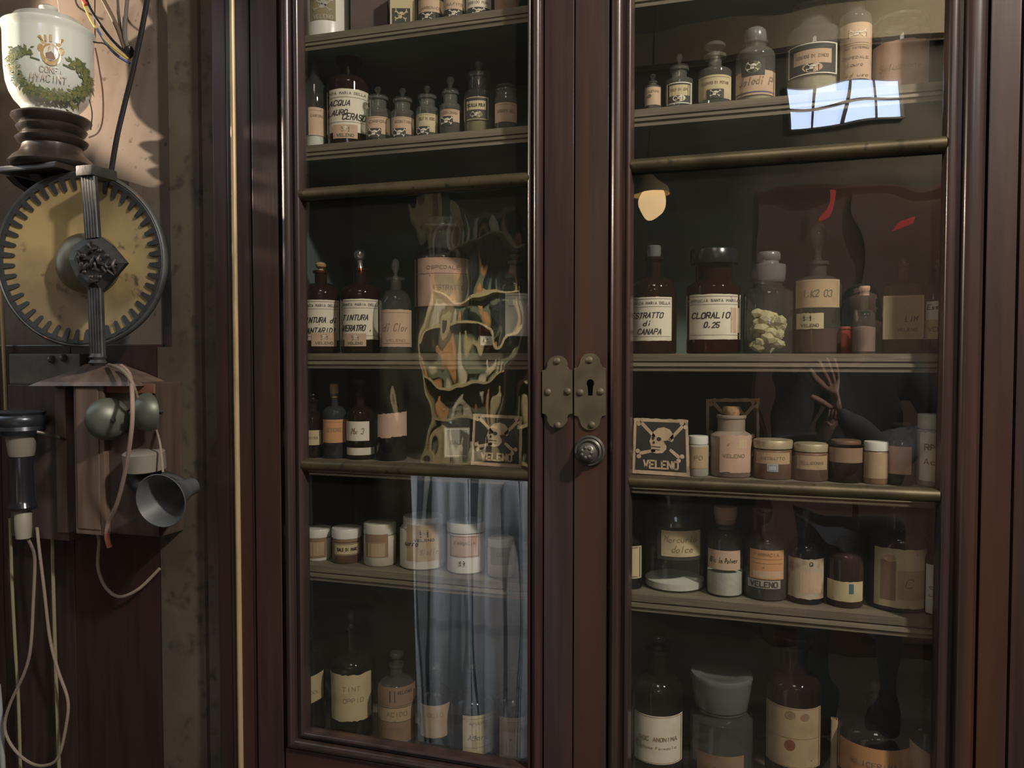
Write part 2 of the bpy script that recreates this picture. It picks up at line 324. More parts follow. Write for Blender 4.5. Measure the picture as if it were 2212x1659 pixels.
def label_on(parent, M, x0, x1, y0, y1, m, prints=(), torn=0., name='label', off=.0004, tilt=0.):
    """a paper label and its print; prints: ('t', text, fx, fy, h, w, material, th, slant) or ('skull', fx, fy, h, w) or ('rim', inset, t, material) or ('rect', ...)"""
    n = 14; v = []; f = []
    for i in range(n+1):
        x = x0+(x1-x0)*i/n; dt = tilt*(x-(x0+x1)/2)
        v += [M(x, y0+dt+random.uniform(-1, 1)*torn, off), M(x, y1+dt+random.uniform(-1, 1)*torn, off)]
    for i in range(n): f.append((2*i, 2*i+2, 2*i+3, 2*i+1))
    o = new_obj(name, v, f, m, parent, smooth=True)
    W, H = x1-x0, y1-y0
    groups = {}
    lvl = {}
    def put(mm, pl, nm, o2): groups.setdefault((mm.name, nm, o2), [mm, []])[1].extend(pl)
    for k, p in enumerate(prints):
        if p[0] == 't':
            _, t, fx, fy, h, wd, mm = p[:7]; th = p[7] if len(p) > 7 else .14; sl = p[8] if len(p) > 8 else 0
            put(mm, strokes(t, x0+fx*W, y0+fy*H, h, wd, th, sl, .04 if sl else 0), 'lettering', .0009)
        elif p[0] == 'rim': put(p[3], sub(rim(x0+p[1], y0+p[1], x1-p[1], y1-p[1], p[2])), 'printed_border', .0007)
        elif p[0] == 'rect': put(p[5], sub([[(x0+p[1]*W, y0+p[2]*H), (x0+p[3]*W, y0+p[2]*H), (x0+p[3]*W, y0+p[4]*H), (x0+p[1]*W, y0+p[4]*H)]]), p[6] if len(p) > 6 else 'printed_panel', .0006)
        elif p[0] == 'line': put(p[3], sub([[(x0+2, y0+p[1]*H), (x1-2, y0+p[1]*H), (x1-2, y0+p[1]*H+p[2]), (x0+2, y0+p[1]*H+p[2])]]), 'printed_rule', .0007)
        elif p[0] == 'ell': put(p[5], [ell(x0+p[1]*W, y0+p[2]*H, p[3], p[4], 14)], 'printed_emblem', .0008)
        elif p[0] == 'skull':
            _, fx, fy, h, wd = p[:5]; cx, cy = x0+fx*W, y0+fy*H; mb, ml = (p[5], p[6]) if len(p) > 6 else (P_dark, P_cream)
            if mb: put(mb, [[(cx-wd/2, cy-h/2), (cx+wd/2, cy-h/2), (cx+wd/2, cy+h/2), (cx-wd/2, cy+h/2)]], 'skull_panel', .0008)
            L_, D_ = skull(cx, cy, wd, h, False); put(ml, L_, 'skull_print', .0011); put(mb or ink, D_, 'skull_print', .0013)
    for (a, nm, o2), (mm, pl) in groups.items(): polys(nm, pl, M, o2+off-.0004, mm, o)
    return o

# ------------------------------------------------------------------ levels measured on the photograph
X0 = lambda px, Y=-.012: at(px, 800, Y).x
ZF = -.0
SH_Y = .030; SH_T = .034
zt = {}
SH_T = .030
zt['L1'] = at(895, 80, SH_Y).z+SH_T; zt['R1'] = zt['L1']
zt['L2'] = at(900, 327.5, SH_Y).z+SH_T; zt['R2'] = at(1650, 250.5, SH_Y).z+SH_T
zt['L3'] = at(895, 763, SH_Y).z; zt['R3'] = at(1700, 764, SH_Y).z
zt['L4'] = at(890, 1003, SH_Y).z; zt['R4'] = at(1695, 1043, SH_Y).z
zt['L5'] = at(800, 1232, SH_Y).z; zt['R5'] = at(1695, 1312, SH_Y).z
zt['L6'] = at(760, 1597, .07).z; zt['R6'] = zt['L6']
ZTOP = 2.62; BACK = .345
xl, xr = X0(464), X0(2330)

# ------------------------------------------------------------------ the setting
st = lambda o: tag(o, kind='structure')
wx0 = X0(-900, .07)
st(MB().box((-3.4, .07, 0), (xl+.02, .17, 3.4)).build('wall_left', plaster))
st(MB().box((xr-.0, .07, 0), (3.2, .17, 3.4)).build('wall_right', plaster))
st(MB().box((-3.4, -4.0, -.05), (3.2, .4, 0)).build('floor', mat('stone_floor', (.12, .10, .085), .5, noise=(4, (.08, .07, .06), .4, .6, 4))))
px = X0(372, .045)
pil = MB().prism([(X0(342, .048), .07), (X0(342, .048), .046), (X0(436, .046), .046), (X0(438, .046), .054), (X0(446, .046), .054), (X0(448, .046), .040), (xl+.004, .040), (xl+.004, .07)], 'z', 0, at(372, 800, .045).z+.05)
st(pil.build('trim_1', plaster_p))
pil2 = MB().prism([(px, .07), (px, .046), (X0(436, .046), .046), (X0(438, .046), .054), (X0(446, .046), .054), (X0(448, .046), .040), (xl+.004, .040), (xl+.004, .07)], 'z', at(372, 800, .045).z+.05, 3.4)
st(pil2.build('trim_2', plaster_p))
# ------------------------------------------------------------------ cabinet
cab = thing('display_cabinet', 'tall mahogany cabinet with two glazed doors full of old pharmacy bottles', 'cabinet', (0, 0, 0))
zb = at(651, 1571, 0).z                    # lower edge of the glass
DZ0 = zb-.155; DZ1 = ZTOP-.1
gx = {'L': (651, 1137), 'R': (1363, 2032)}
# carcass
YB = .004
MB().box((X0(548)-.004, BACK, .10), (X0(2190)+.02, BACK+.012, ZTOP), 0).build('back_panel', green, cab)
ixl, ixr = at(600, 800, .03).x, at(2150, 800, .03).x
MB().box((ixl-.018, .02, .1), (ixl, BACK, ZTOP)).build('side_panel', green, cab)
MB().box((ixr, .02, .1), (ixr+.018, BACK, ZTOP)).build('side_panel', green, cab)
# outer frame posts
def post(a, b, nm, m=wood, y=YB, zz=(0.0, ZTOP)):
    return MB().box((X0(a, y), y, zz[0]), (X0(b, y), .06, zz[1]), .0015).build(nm, m, cab)
post(466, 496, 'outer_post', wood_d, .0); post(496, 546, 'frame_post', wood, -.004)
s_ = MB().prism([(X0(500)+.0055+.0058*cos(a), -.004-.006*sin(a)) for a in [pi*i/8 for i in range(9)]], 'z', .1, ZTOP).build('gilt_strip', gilt, cab, True)
post(2196, 2330, 'frame_post', wood, -.004)
MB().box((ixl, .0, .0), (ixr, .34, zt['L6']-.03), .0).build('plinth_box', wood_d, cab)
MB().box((xl, -.006, ZTOP-.1), (xr, .36, ZTOP), .003).build('cornice', wood, cab)
MB().box((xl, -.006, 0), (xr, .02, DZ0-.004), .003).build('base_panel', wood, cab)
xm = X0(1240)
MB().box((xm-.011, .03, .1), (xm+.011, BACK, ZTOP)).build('partition', green, cab)
for k in zt:
    z = zt[k]; t = SH_T
    prof = [(SH_Y, z), (SH_Y, z-t*.42), (SH_Y+.004, z-t*.45), (SH_Y+.004, z-t*.50), (SH_Y-.003, z-t*.55), (SH_Y-.004, z-t*.72), (SH_Y-.001, z-t*.78), (SH_Y-.001, z-t), (BACK, z-t), (BACK, z)]
    mb = MB().prism(prof, 'x', *((ixl+.001, xm-.0115) if k[0] == 'L' else (xm+.0115, ixr-.001)))
    new_obj('shelf', mb.v, mb.f, None, cab, mats=[shelf_m, green], fm=[1 if i == 7 else 0 for i in range(len(mb.f))])

def moulding(side):                  # profile (distance from stile edge towards the glass in mm, Y)
    # a broad round bead, a groove, then a small bead that holds the glass
    p = [(0, .012), (0, -.008)]
    n = 8
    for i in range(n+1): a = pi*(1-i/n); p.append((11.5+9*cos(a), -.012-.0085*sin(a)))
    p += [(22, -.006), (25.5, -.006)]
    for i in range(7): a = pi*(1-i/6); p.append((31+5*cos(a), -.008-.005*sin(a)))
    p += [(38, .012)]
    return p
def door(side, x0, x1, xs0, xs1, bars, waves, nm):
    """x0..x1 glass edges (px), xs0..xs1 outer stile edges (px)"""
    d = MB().box((X0(xs0, -.012), -.012, DZ0), (X0(x0-47 if side == 'L' else x0-50, -.012), .012, DZ1), .0015)
    gl, gr = X0(x0, .0), X0(x1, .0)
    D = d.build('door', wood, cab); tag(D, nm)
    lw = (X0(xs0), X0(x0)-.044 if side == 'L' else X0(x0)-.041); rw = (X0(x1)+(.032 if side == 'L' else .058), X0(xs1))
    # stiles and rails
    MB().box((rw[0], -.012 if side == 'R' else -.010, DZ0), (rw[1], .012, DZ1), .0015).build('stile', wood, D)
    zr0 = zb-.040
    MB().box((lw[1], -.0115, DZ0), (rw[0], .012, zr0), .0015).build('bottom_rail', wood_h, D)
    MB().box((lw[1], -.0115, DZ1-.08), (rw[0], .012, DZ1), .0015).build('top_rail', wood_h, D)
    pf = moulding(side)
    # left, right, bottom mouldings; corners mitred
    a0 = lw[1]+.003; kl = (X0(x0)-a0)/.038; kr = (rw[0]-.003-X0(x1))/.038; kb = .038/.038
    def run(pts3a, pts3b, name):
        n = len(pts3a); f = [(i, (i+1) % n, (i+1) % n+n, i+n) for i in range(n)]+[tuple(range(n))[::-1], tuple(range(n, 2*n))]
        return new_obj(name, pts3a+pts3b, f, wood, D, smooth=True, sharp=35)
    zt_ = DZ1-.08
    run([(a0+q/1000*kl, y, zr0+q/1000*kb) for q, y in pf], [(a0+q/1000*kl, y, zt_-q/1000) for q, y in pf], 'moulding')
    run([(rw[0]-.003-q/1000*kr, y, zr0+q/1000*kb) for q, y in pf], [(rw[0]-.003-q/1000*kr, y, zt_-q/1000) for q, y in pf], 'moulding')
    run([(a0+q/1000*kl, y, zr0+q/1000*kb) for q, y in pf], [(rw[0]-.003-q/1000*kr, y, zr0+q/1000*kb) for q, y in pf], 'moulding')
    run([(a0+q/1000*kl, y, zt_-q/1000) for q, y in pf], [(rw[0]-.003-q/1000*kr, y, zt_-q/1000) for q, y in pf], 'moulding')
    zs = [zb-.004]+[at(bx, by, -.004).z for bx, by, r in bars][::-1]+[zt_]
    for (bx, by, r) in bars:
        z = at(bx, by, -.004).z; xa, xb = X0(x0)-.003, X0(x1)+.003
        MB().prism([(-.002-r*1.0*sin(a), z+r*cos(a)) for a in [pi*i/10 for i in range(11)]]+[(.006, z-r), (.006, z+r)], 'x', xa, xb).build('glazing_bar', brass_old, D, True)
    for i in range(len(zs)-1):
        MB().box((gl-.004, .007, zs[i]), (gr+.004, .0085, zs[i+1])).build('glass_pane', waves[i], D)
    return D
def pane(name, wv, ior=1.62): return glass(name, (.95, .95, .94), .010, (.4, .38, .33), rough=.0, ior=ior, wave=wv)
W_flat = pane('door_glass', ((2, 1, 1.5), 6, .0012, .5))
W_top = pane('old_door_glass', ((2, 1, 1.2), 5, .0007, 0))
W_wavy = pane('wavy_door_glass', ((1.8, 1, 1), 9, .0022, .6), 1.8)
W_low = pane('streaky_door_glass', ((3, 1, .4), 6, .0009, .5), 1.8)
doorL = door('L', 651, 1137, 549, 1238, [(890, 403, .0112), (890, 1015, .0112)], [W_low, W_wavy, W_top], 'left glazed door')
doorR = door('R', 1363, 2032, 1241, 2190, [(1700, 334, .0112), (1700, 1056, .0105)], [W_flat, W_flat, W_top], 'right glazed door')
# lock plates, screws, keyhole, knob
def lockplate(D, x0, x1, y0, y1, screws, key, nm):
    Y = -.0125
    def q(px_, py_): p = at(px_, py_, Y); return (p.x, p.z)
    cx_ = (x0+x1)/2; out = []
    def arc(top):
        s = 1 if top else -1; ye = y0 if top else y1; pts = [(x0, ye+s*32), (x0+8, ye+s*30), (x0+12, ye+s*22)]
        pts += [(cx_+22*cos(a), ye+s*22-s*22*sin(a)) for a in [pi-pi*i/10 for i in range(11)]]
        pts += [(x1-12, ye+s*22), (x1-8, ye+s*30), (x1, ye+s*32)]; return pts
    pts = arc(True)+arc(False)[::-1]
    MB().prism([q(*p) for p in pts], 'y', Y-.0025, Y+.002).build('lock_plate', brass_pl, D)
    for sx, sy in screws:
        p = at(sx, sy, Y-.003); r = 8/scale(sx, Y)
        MB().lathe([(0, r*.55), (r*.5, r*.5), (r*.85, r*.25), (r, 0)], 14, T((p.x, Y-.0025, p.z)) @ Rx(pi/2)).build('screw', brass_pl, D, True)
    if key:
        kx, ky = key; p = [(kx+7.5*cos(a), ky-10+9*sin(a)) for a in [pi*.72+(-2*pi*.72-.0+0)*0+i*(2*pi-.9)/12+.0 for i in range(13)]]
        k2 = [(kx-4.5, ky+16), (kx-5.5, ky+2)]+[(kx+8*cos(a), ky-10-9*sin(a)) for a in [pi*1.25-i*(pi*1.5)/12 for i in range(13)]]+[(kx+5.5, ky+2), (kx+4.5, ky+16)]
        MB().prism([q(*t) for t in k2], 'y', Y-.0028, Y-.0022).build('keyhole', slot, D)  # flat black patch in place of the hole's inner darkness
lockplate(doorL, 1172, 1237, 768, 925, [(1203, 780), (1183, 847), (1226, 846), (1204, 919)], None, 'L')
lockplate(doorR, 1241, 1309, 763, 929, [(1273, 778), (1253, 848), (1297, 846), (1278, 918)], (1276, 838), 'R')
pk = at(1274, 974, -.0125); rk = 34/scale(1274, -.0125)
MB().lathe([(0, .030), (rk*.25, .0295), (rk*.5, .026), (rk*.60, .020), (rk*.52, .014), (rk*.36, .011), (rk*.40, .006), (rk*.62, .0062), (rk*.68, .0085), (rk*.74, .0062), (rk*.82, .0045), (rk*.90, .0065), (rk, .003), (rk, 0)], 32,
           T((pk.x, -.0125, pk.z)) @ Rx(pi/2)).build('door_knob', metal_d, doorR, True)
rr = MB()
for i in range(7):
    a = 2*pi*i/7; r = rk*.30
    rr.lathe([(0, .0045), (rk*.12, .003), (rk*.16, 0)], 8, T((pk.x+r*cos(a), -.0125-.0265, pk.z+r*sin(a))) @ Rx(pi/2))
rr.build('knob_rosette', metal_d, doorR, True)

# ------------------------------------------------------------------ warning cards
def card(corners, Y, label, name='warning_card', lean=.0):
    (ax, ay), (bx, by), (cx, cy), (dx, dy) = corners      # tl tr br bl
    o = None
    def M(u, v, off):                                       # u, v in 0..100
        x = (ax*(1-v/100)+dx*v/100)*(1-u/100)+(bx*(1-v/100)+cx*v/100)*u/100
        y = (ay*(1-u/100)+by*u/100)*(1-v/100)+(dy*(1-u/100)+cy*u/100)*v/100
        yy = Y+lean*(1-v/100)-off*2; p = at(x, y, yy); return p
    root = thing(name, label, 'card', M(50, 100, 0))
    inv = -Vector(root.location)
    MM = lambda u, v, off: M(u, v, off)+inv
    random.seed(int(ax))
    out = []
    for i in range(13): out.append((100*i/12, random.uniform(0, 1.6)))
    for i in range(1, 13): out.append((100-random.uniform(0, 1.6), 100*i/12))
    for i in range(1, 13): out.append((100-100*i/12, 100))
    for i in range(1, 12): out.append((random.uniform(0, 1.6), 100-100*i/12))
    n = len(out); v = [MM(a, b, 0) for a, b in out]+[MM(a, b, -.0007) for a, b in out]
    new_obj('card_sheet', v, [tuple(range(n)), tuple(range(n, 2*n))[::-1]]+[(i, (i+1) % n, (i+1) % n+n, i+n) for i in range(n)], card_edge, root)
    polys('black_field', [[(6, 6.5), (94, 6.5), (94, 93), (6, 93)]], MM, .0002, card_black, root)
    L_, D_ = skull(51, 43, 92, 86)
    polys('skull_and_bones', L_, MM, .0004, bone, root); polys('skull_shading', D_, MM, .0006, card_black, root)
    polys('lettering', strokes('VELENO', 50, 82, 13, 62, .24), MM, .0005, bone, root)
    return root
card([(1021, 893), (1129, 898), (1127, 1011), (1017, 1004)], .036, 'black and cream skull card marked VELENO behind the left door glass')
card([(1369, 902), (1487, 906), (1491, 1030), (1364, 1022)], .036, 'ragged black and cream skull card marked VELENO behind the right door glass')
card([(1525, 860), (1641, 860), (1641, 985), (1525, 985)], .15, 'dim skull card standing behind the stoneware jar')

# ------------------------------------------------------------------ vessels
VN = 0
def vessel(name, label, cx, w_, shelf, sh, top, neck=None, m=G_clear, lab=(), stop=None, fill=None, dy=0, cat='bottle', group=None, square=False, lip=None, rounded=.5, flare=0, lidm=None, torn=0, base_taper=0, bodyname='body'):
    """cx, w_: axis and width in photo pixels; sh: y of the shoulder; neck: (width, y foot, y top); top: y of the rim"""
    global VN; VN += 1
    shelf = shelf.replace('S', 'L' if cx < 1240 else 'R')
    Y = .05
    for _ in range(4): r = w_/2/scale(cx, Y); Y = .052+r+dy
    ymid = (sh+at_px_y(shelf, cx, Y))/2
    X = at(cx, ymid, Y).x; z0 = zt[shelf]+.0002
    d = Vector((C.x-X, C.y-Y)); rz = atan2(d.x, -d.y)
    root = thing(name, label, cat, (X, Y, z0), rz, group)
    Z = lambda py: at(cx, py, Y).z-z0
    ZFr = lambda py: at(cx, py, Y-r).z-z0
    s = scale(cx, Y); zs = Z(sh); prof = [(0, .001), (r*.80, 0), (r*.94, .0004), (r*(1-base_taper), .003)]
    if neck:
        nw, yf, yt = neck; rn = nw/2/s; zf = Z(yf); zn = Z(yt)
        prof.append((r, zs))
        n = 7
        for i in range(1, n+1):
            a = pi/2*i/n
            if rounded > .7: rr_ = rn+(r-rn)*cos(a); zz = zs+(zf-zs)*sin(a)
            else: t = i/n; tt = t*t*(3-2*t); rr_ = r+(rn-r)*(tt*.55+t*.45); zz = zs+(zf-zs)*(t*.75+.25*sin(a))
            prof.append((rr_, zz))
        lw_ = (lip or nw*1.25)/2/s; lt = min(.006, (zn-zf)*.35)
        prof += [(rn, zn-lt), (lw_, zn-lt*.9), (lw_*1.02, zn-lt*.4), (lw_, zn), (rn*.8, zn)]
    else:
        zn = Z(top); prof += [(r, zn-.003), (r*.98, zn), (r*.86, zn)]; rn = r*.86; lw_ = r
    if square:
        mb = MB(); k = .90
        def ring(rr_, z, rounding=.25):
            if rr_ < r*.6: return [(rr_*cos(2*pi*i/32+pi/32), rr_*sin(2*pi*i/32+pi/32), z) for i in range(32)]
            out = []
            for i in range(32):
                a = 2*pi*i/32+pi/32; c, s2 = cos(a), sin(a); e = 5
                q = (abs(c)**e+abs(s2)**e)**(-1/e); out.append((rr_*q*c*k, rr_*q*s2*k, z))
            return out
        v = []; f = []
        for (rr_, z) in prof: v += ring(max(rr_, 1e-5), z)
        for i in range(len(prof)-1):
            for j in range(32): f.append((i*32+j, i*32+(j+1) % 32, (i+1)*32+(j+1) % 32, (i+1)*32+j))
        mb.add(v, f); mb.build(bodyname, m, root, True)
    else: MB().lathe(prof, 40).build(bodyname, m, root, True)
    if fill:
        yt_, fm_ = fill[:2]; zf_ = Z(yt_); rf = r*.955
        if len(fill) > 2 and fill[2] == 'lumps':
            rnd = random.Random(3)
            for i in range(46):
                a = rnd.uniform(0, 2*pi); q = r*.62*sqrt(rnd.random()); zz = .010+(zf_-.012)*(i/46); sz = rnd.uniform(.010, .015)
                bm = bmesh.new(); bmesh.ops.create_icosphere(bm, subdivisions=1, radius=1)
                Mx = T((q*cos(a), q*sin(a), zz)) @ Matrix.Rotation(rnd.uniform(0, 3), 4, 'X') @ Matrix.Diagonal((sz, sz*.8, sz*.65, 1))
                for qv in bm.verts: qv.co = Mx @ (qv.co*rnd.uniform(.85, 1.1))
                me = bpy.data.meshes.new('lump'); bm.to_mesh(me); bm.free(); me.materials.append(fm_)
                lo = bpy.data.objects.new('lump', me); COL.objects.link(lo); lo.parent = root
        elif square:
            MB().box((-r*.85, -r*.85, .003), (r*.85, r*.85, zf_), .004).build('contents', fm_, root)
        else: MB().lathe([(0, .003), (rf, .0035), (rf, zf_), (rf*.5, zf_+.002), (0, zf_+.003)], 28).build('contents', fm_, root, True)
    if stop: stopper(root, stop, zn, rn, lw_, s, Z)
    if square:
        def M(px_, py_, off): return Vector(((px_-cx)/s, -(r*.9+off), at(cx, py_, Y-r*.9).z-z0))
    else:
        def M(px_, py_, off):
            a = asin(max(-.99, min(.99, (px_-cx)/(w_/2)))); return Vector(((r+off)*sin(a), -(r+off)*cos(a), ZFr(py_)))
    for L_ in lab:
        x0, x1, y0, y1, pm = L_[:5]; pr = L_[5] if len(L_) > 5 else (); opt = L_[6] if len(L_) > 6 else {}
        lim = w_/2*.985; x0 = max(x0, cx-lim); x1 = min(x1, cx+lim)
        label_on(root, M, x0, x1, y0, y1, pm, pr, **opt)
    return root
def at_px_y(shelf, cx, Y):
    lo, hi = -800., 2600.
    for _ in range(40):
        mid = (lo+hi)/2
        if at(cx, mid, Y).z > zt[shelf]: lo = mid
        else: hi = mid
    return lo
def stopper(root, st_, zn, rn, lw_, s, Z):
    kind, sw, ytop, sm = st_[:4]; rs = sw/2/s; zt_ = Z(ytop); h = zt_-zn; mb = MB()
    if kind == 'cap': mb.lathe([(rs*.99, zn-h*.1-.002), (rs, zn), (rs, zt_-.002), (rs*.96, zt_), (0, zt_+.0004)], 36); nm = 'cap'
    elif kind == 'lid':                     # overlapping lid of a pot
        mb.lathe([(rs*.97, zn-.0005), (rs, zn), (rs*1.0, zt_-.002), (rs*.97, zt_-.0003), (rs*.93, zt_), (0, zt_+.0006)], 40); nm = 'lid'
    elif kind == 'cork': mb.lathe([(rs*.85, zn-.008), (rs*.9, zn), (rs, zn+h*.3), (rs, zt_-.001), (rs*.9, zt_), (0, zt_)], 20); nm = 'cork'
    elif kind == 'knob':                     # flat shoulder with a teardrop finial
        mb.lathe([(rn*.75, zn-.010), (rn*.85, zn), (lw_, zn+.0005), (lw_, zn+h*.10), (lw_*.6, zn+h*.22), (rs*.45, zn+h*.35), (rs*.6, zn+h*.5), (rs, zn+h*.72), (rs*.75, zn+h*.92), (0, zt_)], 24); nm = 'stopper'
    elif kind == 'ball':
        p = [(rn*.7, zn-.012), (rn*.55, zn), (rs*.4, zn+h*.15)]; zc = zt_-rs
        p += [(rs*sin(a), zc-rs*cos(a)) for a in [pi*(.15+.85*i/10) for i in range(11)]]; p[-1] = (0, zt_); mb.lathe(p, 12); nm = 'stopper'
    elif kind == 'disc':                     # mushroom or flat disc stopper
        mb.lathe([(rn*.8, zn-.012), (rn*.7, zn), (rn*.6, zn+h*.3), (rs*.8, zn+h*.5), (rs, zn+h*.65), (rs, zn+h*.85), (rs*.85, zt_), (0, zt_)], 28); nm = 'stopper'
    elif kind == 'dome': mb.lathe([(rs*.9, zn-.004), (rs*.95, zn), (rs, zn+h*.2), (rs*.98, zn+h*.7), (rs*.8, zn+h*.92), (rs*.5, zt_), (0, zt_)], 32); nm = 'stopper'
    elif kind == 'cup':                      # broad frosted stopper, wider at its top
        mb.lathe([(rs*.80, zn-.008), (rs*.84, zn), (rs*.92, zn+h*.45), (rs*.97, zn+h*.8), (rs, zn+h*.93), (rs*.97, zt_), (rs*.7, zt_-.001), (rs*.5, zt_-h*.1), (0, zt_-h*.12)], 36); nm = 'stopper'
    elif kind == 'tier':                     # broad plug with a narrower head
        mb.lathe([(rs*.9, zn-.006), (rs*.96, zn), (rs, zn+h*.3), (rs*.98, zn+h*.52), (rs*.6, zn+h*.58), (rs*.58, zn+h*.66), (rs*.68, zn+h*.74), (rs*.68, zn+h*.94), (rs*.6, zt_), (0, zt_)], 32); nm = 'stopper'
    elif kind == 'flat':                     # thin tear-shaped blade
        mb.lathe([(rn*.7, zn-.01), (rn*.55, zn), (rs*.35, zn+h*.2), (rs*.9, zn+h*.45), (rs, zn+h*.7), (rs*.7, zn+h*.93), (0, zt_)], 20); nm = 'stopper'
    o = mb.build(nm, sm, root, True)
    return o
t = lambda s_, fx, fy, h, wd, m=print_ink, th=.16, sl=0: ('t', s_, fx, fy, h, wd, m, th, sl)
HEAD = lambda txt='SANTA MARIA DELLA SCALA': [t(txt, .5, .11, 5, 84, print_ink, .22), ('line', .05, 1, print_ink), ('line', .18, .8, print_ink), t('Dose P.', .22, .25, 3.5, 22, print_ink), ('line', .88, .8, print_ink), t('USO ESTERNO', .5, .94, 3, 60, print_ink)]
VEL = lambda w=24: [('skull', .5, .36, 12, 14, P_olive, P_peach), t('VELENO', .5, .80, 5, w, olive, .2)]

# --- first shelf, left door (tops are cut by the frame)
vessel('white_powder_jar', 'large glass jar of white powder with olive skull label on top left shelf', 707, 92, 'S1', -10, -40, (60, -25, -60), white_pot, [(673, 724, -12, 40, P_olive, [('skull', .5, .38, 34, 40, None, P_grey), t('VELENO', .5, .86, 8, 40, P_grey, .2)])], ('disc', 50, -95, G_clear), None, cat='jar')
b0 = thing('dark_box', 'plain dark brown box beside the white powder jar', 'box', (at(800, 30, .11).x, .115, zt['L1']+.0002), .30)
MB().box((-.037, -.03, 0), (.037, .03, .16), .0015).build('carton', darkbox, b0)
MB().box((-.0375, -.0305, .13), (.0375, .0305, .1605), .001).build('box_lid', darkbox, b0)
b1 = thing('poison_box', 'cream carton with black skull label marked VELENO on top left shelf', 'box', (at(872, 20, .085).x, .085, zt['L1']+.0002), .32)
MB().box((-.024, -.022, 0), (.024, .022, .085), .001).build('carton', P_yel, b1)
_M = lambda u, v, off: Vector((-.024+u*.00048, -.022-off, .085-v*.00085))
label_on(b1, _M, 8, 82, 50, 95, P_dark, [('skull', .5, .38, 28, 52, None, P_yel), t('VELENO', .5, .85, 7, 55, P_yel, .22)], name='label')
polys('lettering', strokes('MORFINA', 50, 25, 8, 70, .15), _M, .0004, faint, b1)
vessel('vial_bottle', 'dark bottle with peach label beside the skull carton on top shelf', 931, 55, 'S1', -8, -40, (30, -25, -55), G_smoke, [(905, 957, -5, 24, P_peach, [t('ARSENICO', .5, .7, 5, 40, faint)]), (907, 940, 24, 44, P_dark, [('skull', .5, .5, 18, 22)])], ('disc', 28, -80, G_clear), group=None)
vessel('vial_bottle', 'clear bottle with cream label, middle of top left shelf row', 981, 46, 'S1', -12, -40, (26, -28, -55), G_dusty, [(959, 1003, -8, 18, P_peach, [t('SULFATO', .5, .6, 5, 34, faint)]), (962, 1000, 18, 38, P_dark, [('skull', .5, .5, 17, 22)])], ('disc', 24, -80, G_clear))
vessel('vial_bottle', 'clear bottle with skull label second from the right on top left shelf', 1034, 56, 'S1', -16, -40, (30, -30, -55), G_dusty, [(1008, 1060, -12, 14, P_cream, [t('OSSIDO PURO', .5, .6, 5, 44, faint)]), (1012, 1056, 14, 32, P_dark, [('skull', .5, .5, 16, 26)])], ('disc', 28, -80, G_clear))
vessel('brown_jar', 'brown labelled jar at the right end of top left shelf', 1094, 54, 'S1', -22, -45, (36, -30, -50), G_amber, [(1069, 1120, -10, 20, P_brown, [t('IODIO', .5, .5, 5, 26, faint)])], ('disc', 34, -70, G_amber), cat='jar')

# --- second shelf, left door
vessel('tall_glass_bottle', 'tall clear bottle with peach label and white base at left end of second shelf', 680, 46, 'S2', 190, 130, (22, 168, 132), G_clear, [(667, 702, 230, 291, P_peach, [('line', .1, 1, faint), t('CANFORA', .5, .3, 5, 26, faint)])], ('flat', 18, 112, G_clear), (297, powder))
vessel('brown_bottle', 'big brown bottle with cream label handwritten ACQUA LAURO CERASO', 754, 92, 'S2', 190, 130, (36, 168, 132), G_amber,
       [(709, 799, 189, 283, P_cream, [t('SANTA MARIA DELLA', .42, .10, 5, 84, print_ink, .2), ('line', .19, 1, print_ink), t('ACQUA', .30, .33, 11, 44, ink, .17, .25), t('LAURO', .25, .55, 11, 40, ink, .17, .25), t('CERASO', .62, .64, 13, 48, ink, .17, .25), ('line', .76, 1, print_ink)], {'torn': .4}),
        (722, 771, 267, 297, P_peach, [('skull', .5, .3, 14, 16, P_olive, P_cream), t('VELENO', .5, .78, 6, 34, olive, .22)], {'off': .0012})], ('cap', 58, 112, plast_black), lip=46, rounded=.9)
def smalljar(cx, w_, shY, nk, lab, name, label, top=None, stop=18, skl=True, dy=0, txt='ATROPINA', m=G_dusty, pm=P_peach):
    x0, x1, y0, y1 = lab; H = y1-y0
    pr = [('line', .06, 1, faint), t(txt, .5, .28, 5.5, (x1-x0)*.75, faint, .2)]
    L_ = [(x0, x1, y0, y1, pm, pr)]
    if skl: L_.append((x0+3, x0+(x1-x0)*.62, y1-12, y1+9, P_dark, [('skull', .5, .5, 19, 24)], {'off': .0012}))
    return vessel(name, label, cx, w_, 'S2', shY, nk[2], nk, m, L_, ('knob', stop, top, G_clear), cat='jar', dy=dy, lip=nk[0]*1.2, rounded=.9)
smalljar(817, 54, 243, (36, 236, 212), (793, 841, 250, 288), 'small_stoppered_jar', 'small stoppered jar with peach label just right of the ACQUA bottle', 187, 15, dy=.005, txt='CANFORA')
smalljar(870, 50, 246, (34, 240, 217), (848, 893, 251, 288), 'small_stoppered_jar', 'small stoppered jar, second to the right of the ACQUA bottle', 190, 15, txt='ACONITINA')
smalljar(923, 48, 239, (34, 233, 210), (900, 944, 244, 284), 'small_stoppered_jar', 'small stoppered jar, third to the right of the ACQUA bottle', 185, 15, txt='SOLF DI MERC', pm=P_yel)
smalljar(973, 46, 232, (30, 226, 200), (952, 992, 235, 262), 'small_stoppered_jar', 'small jar with short peach label in the middle of the second shelf', 165, 18, txt='STRICNINA')
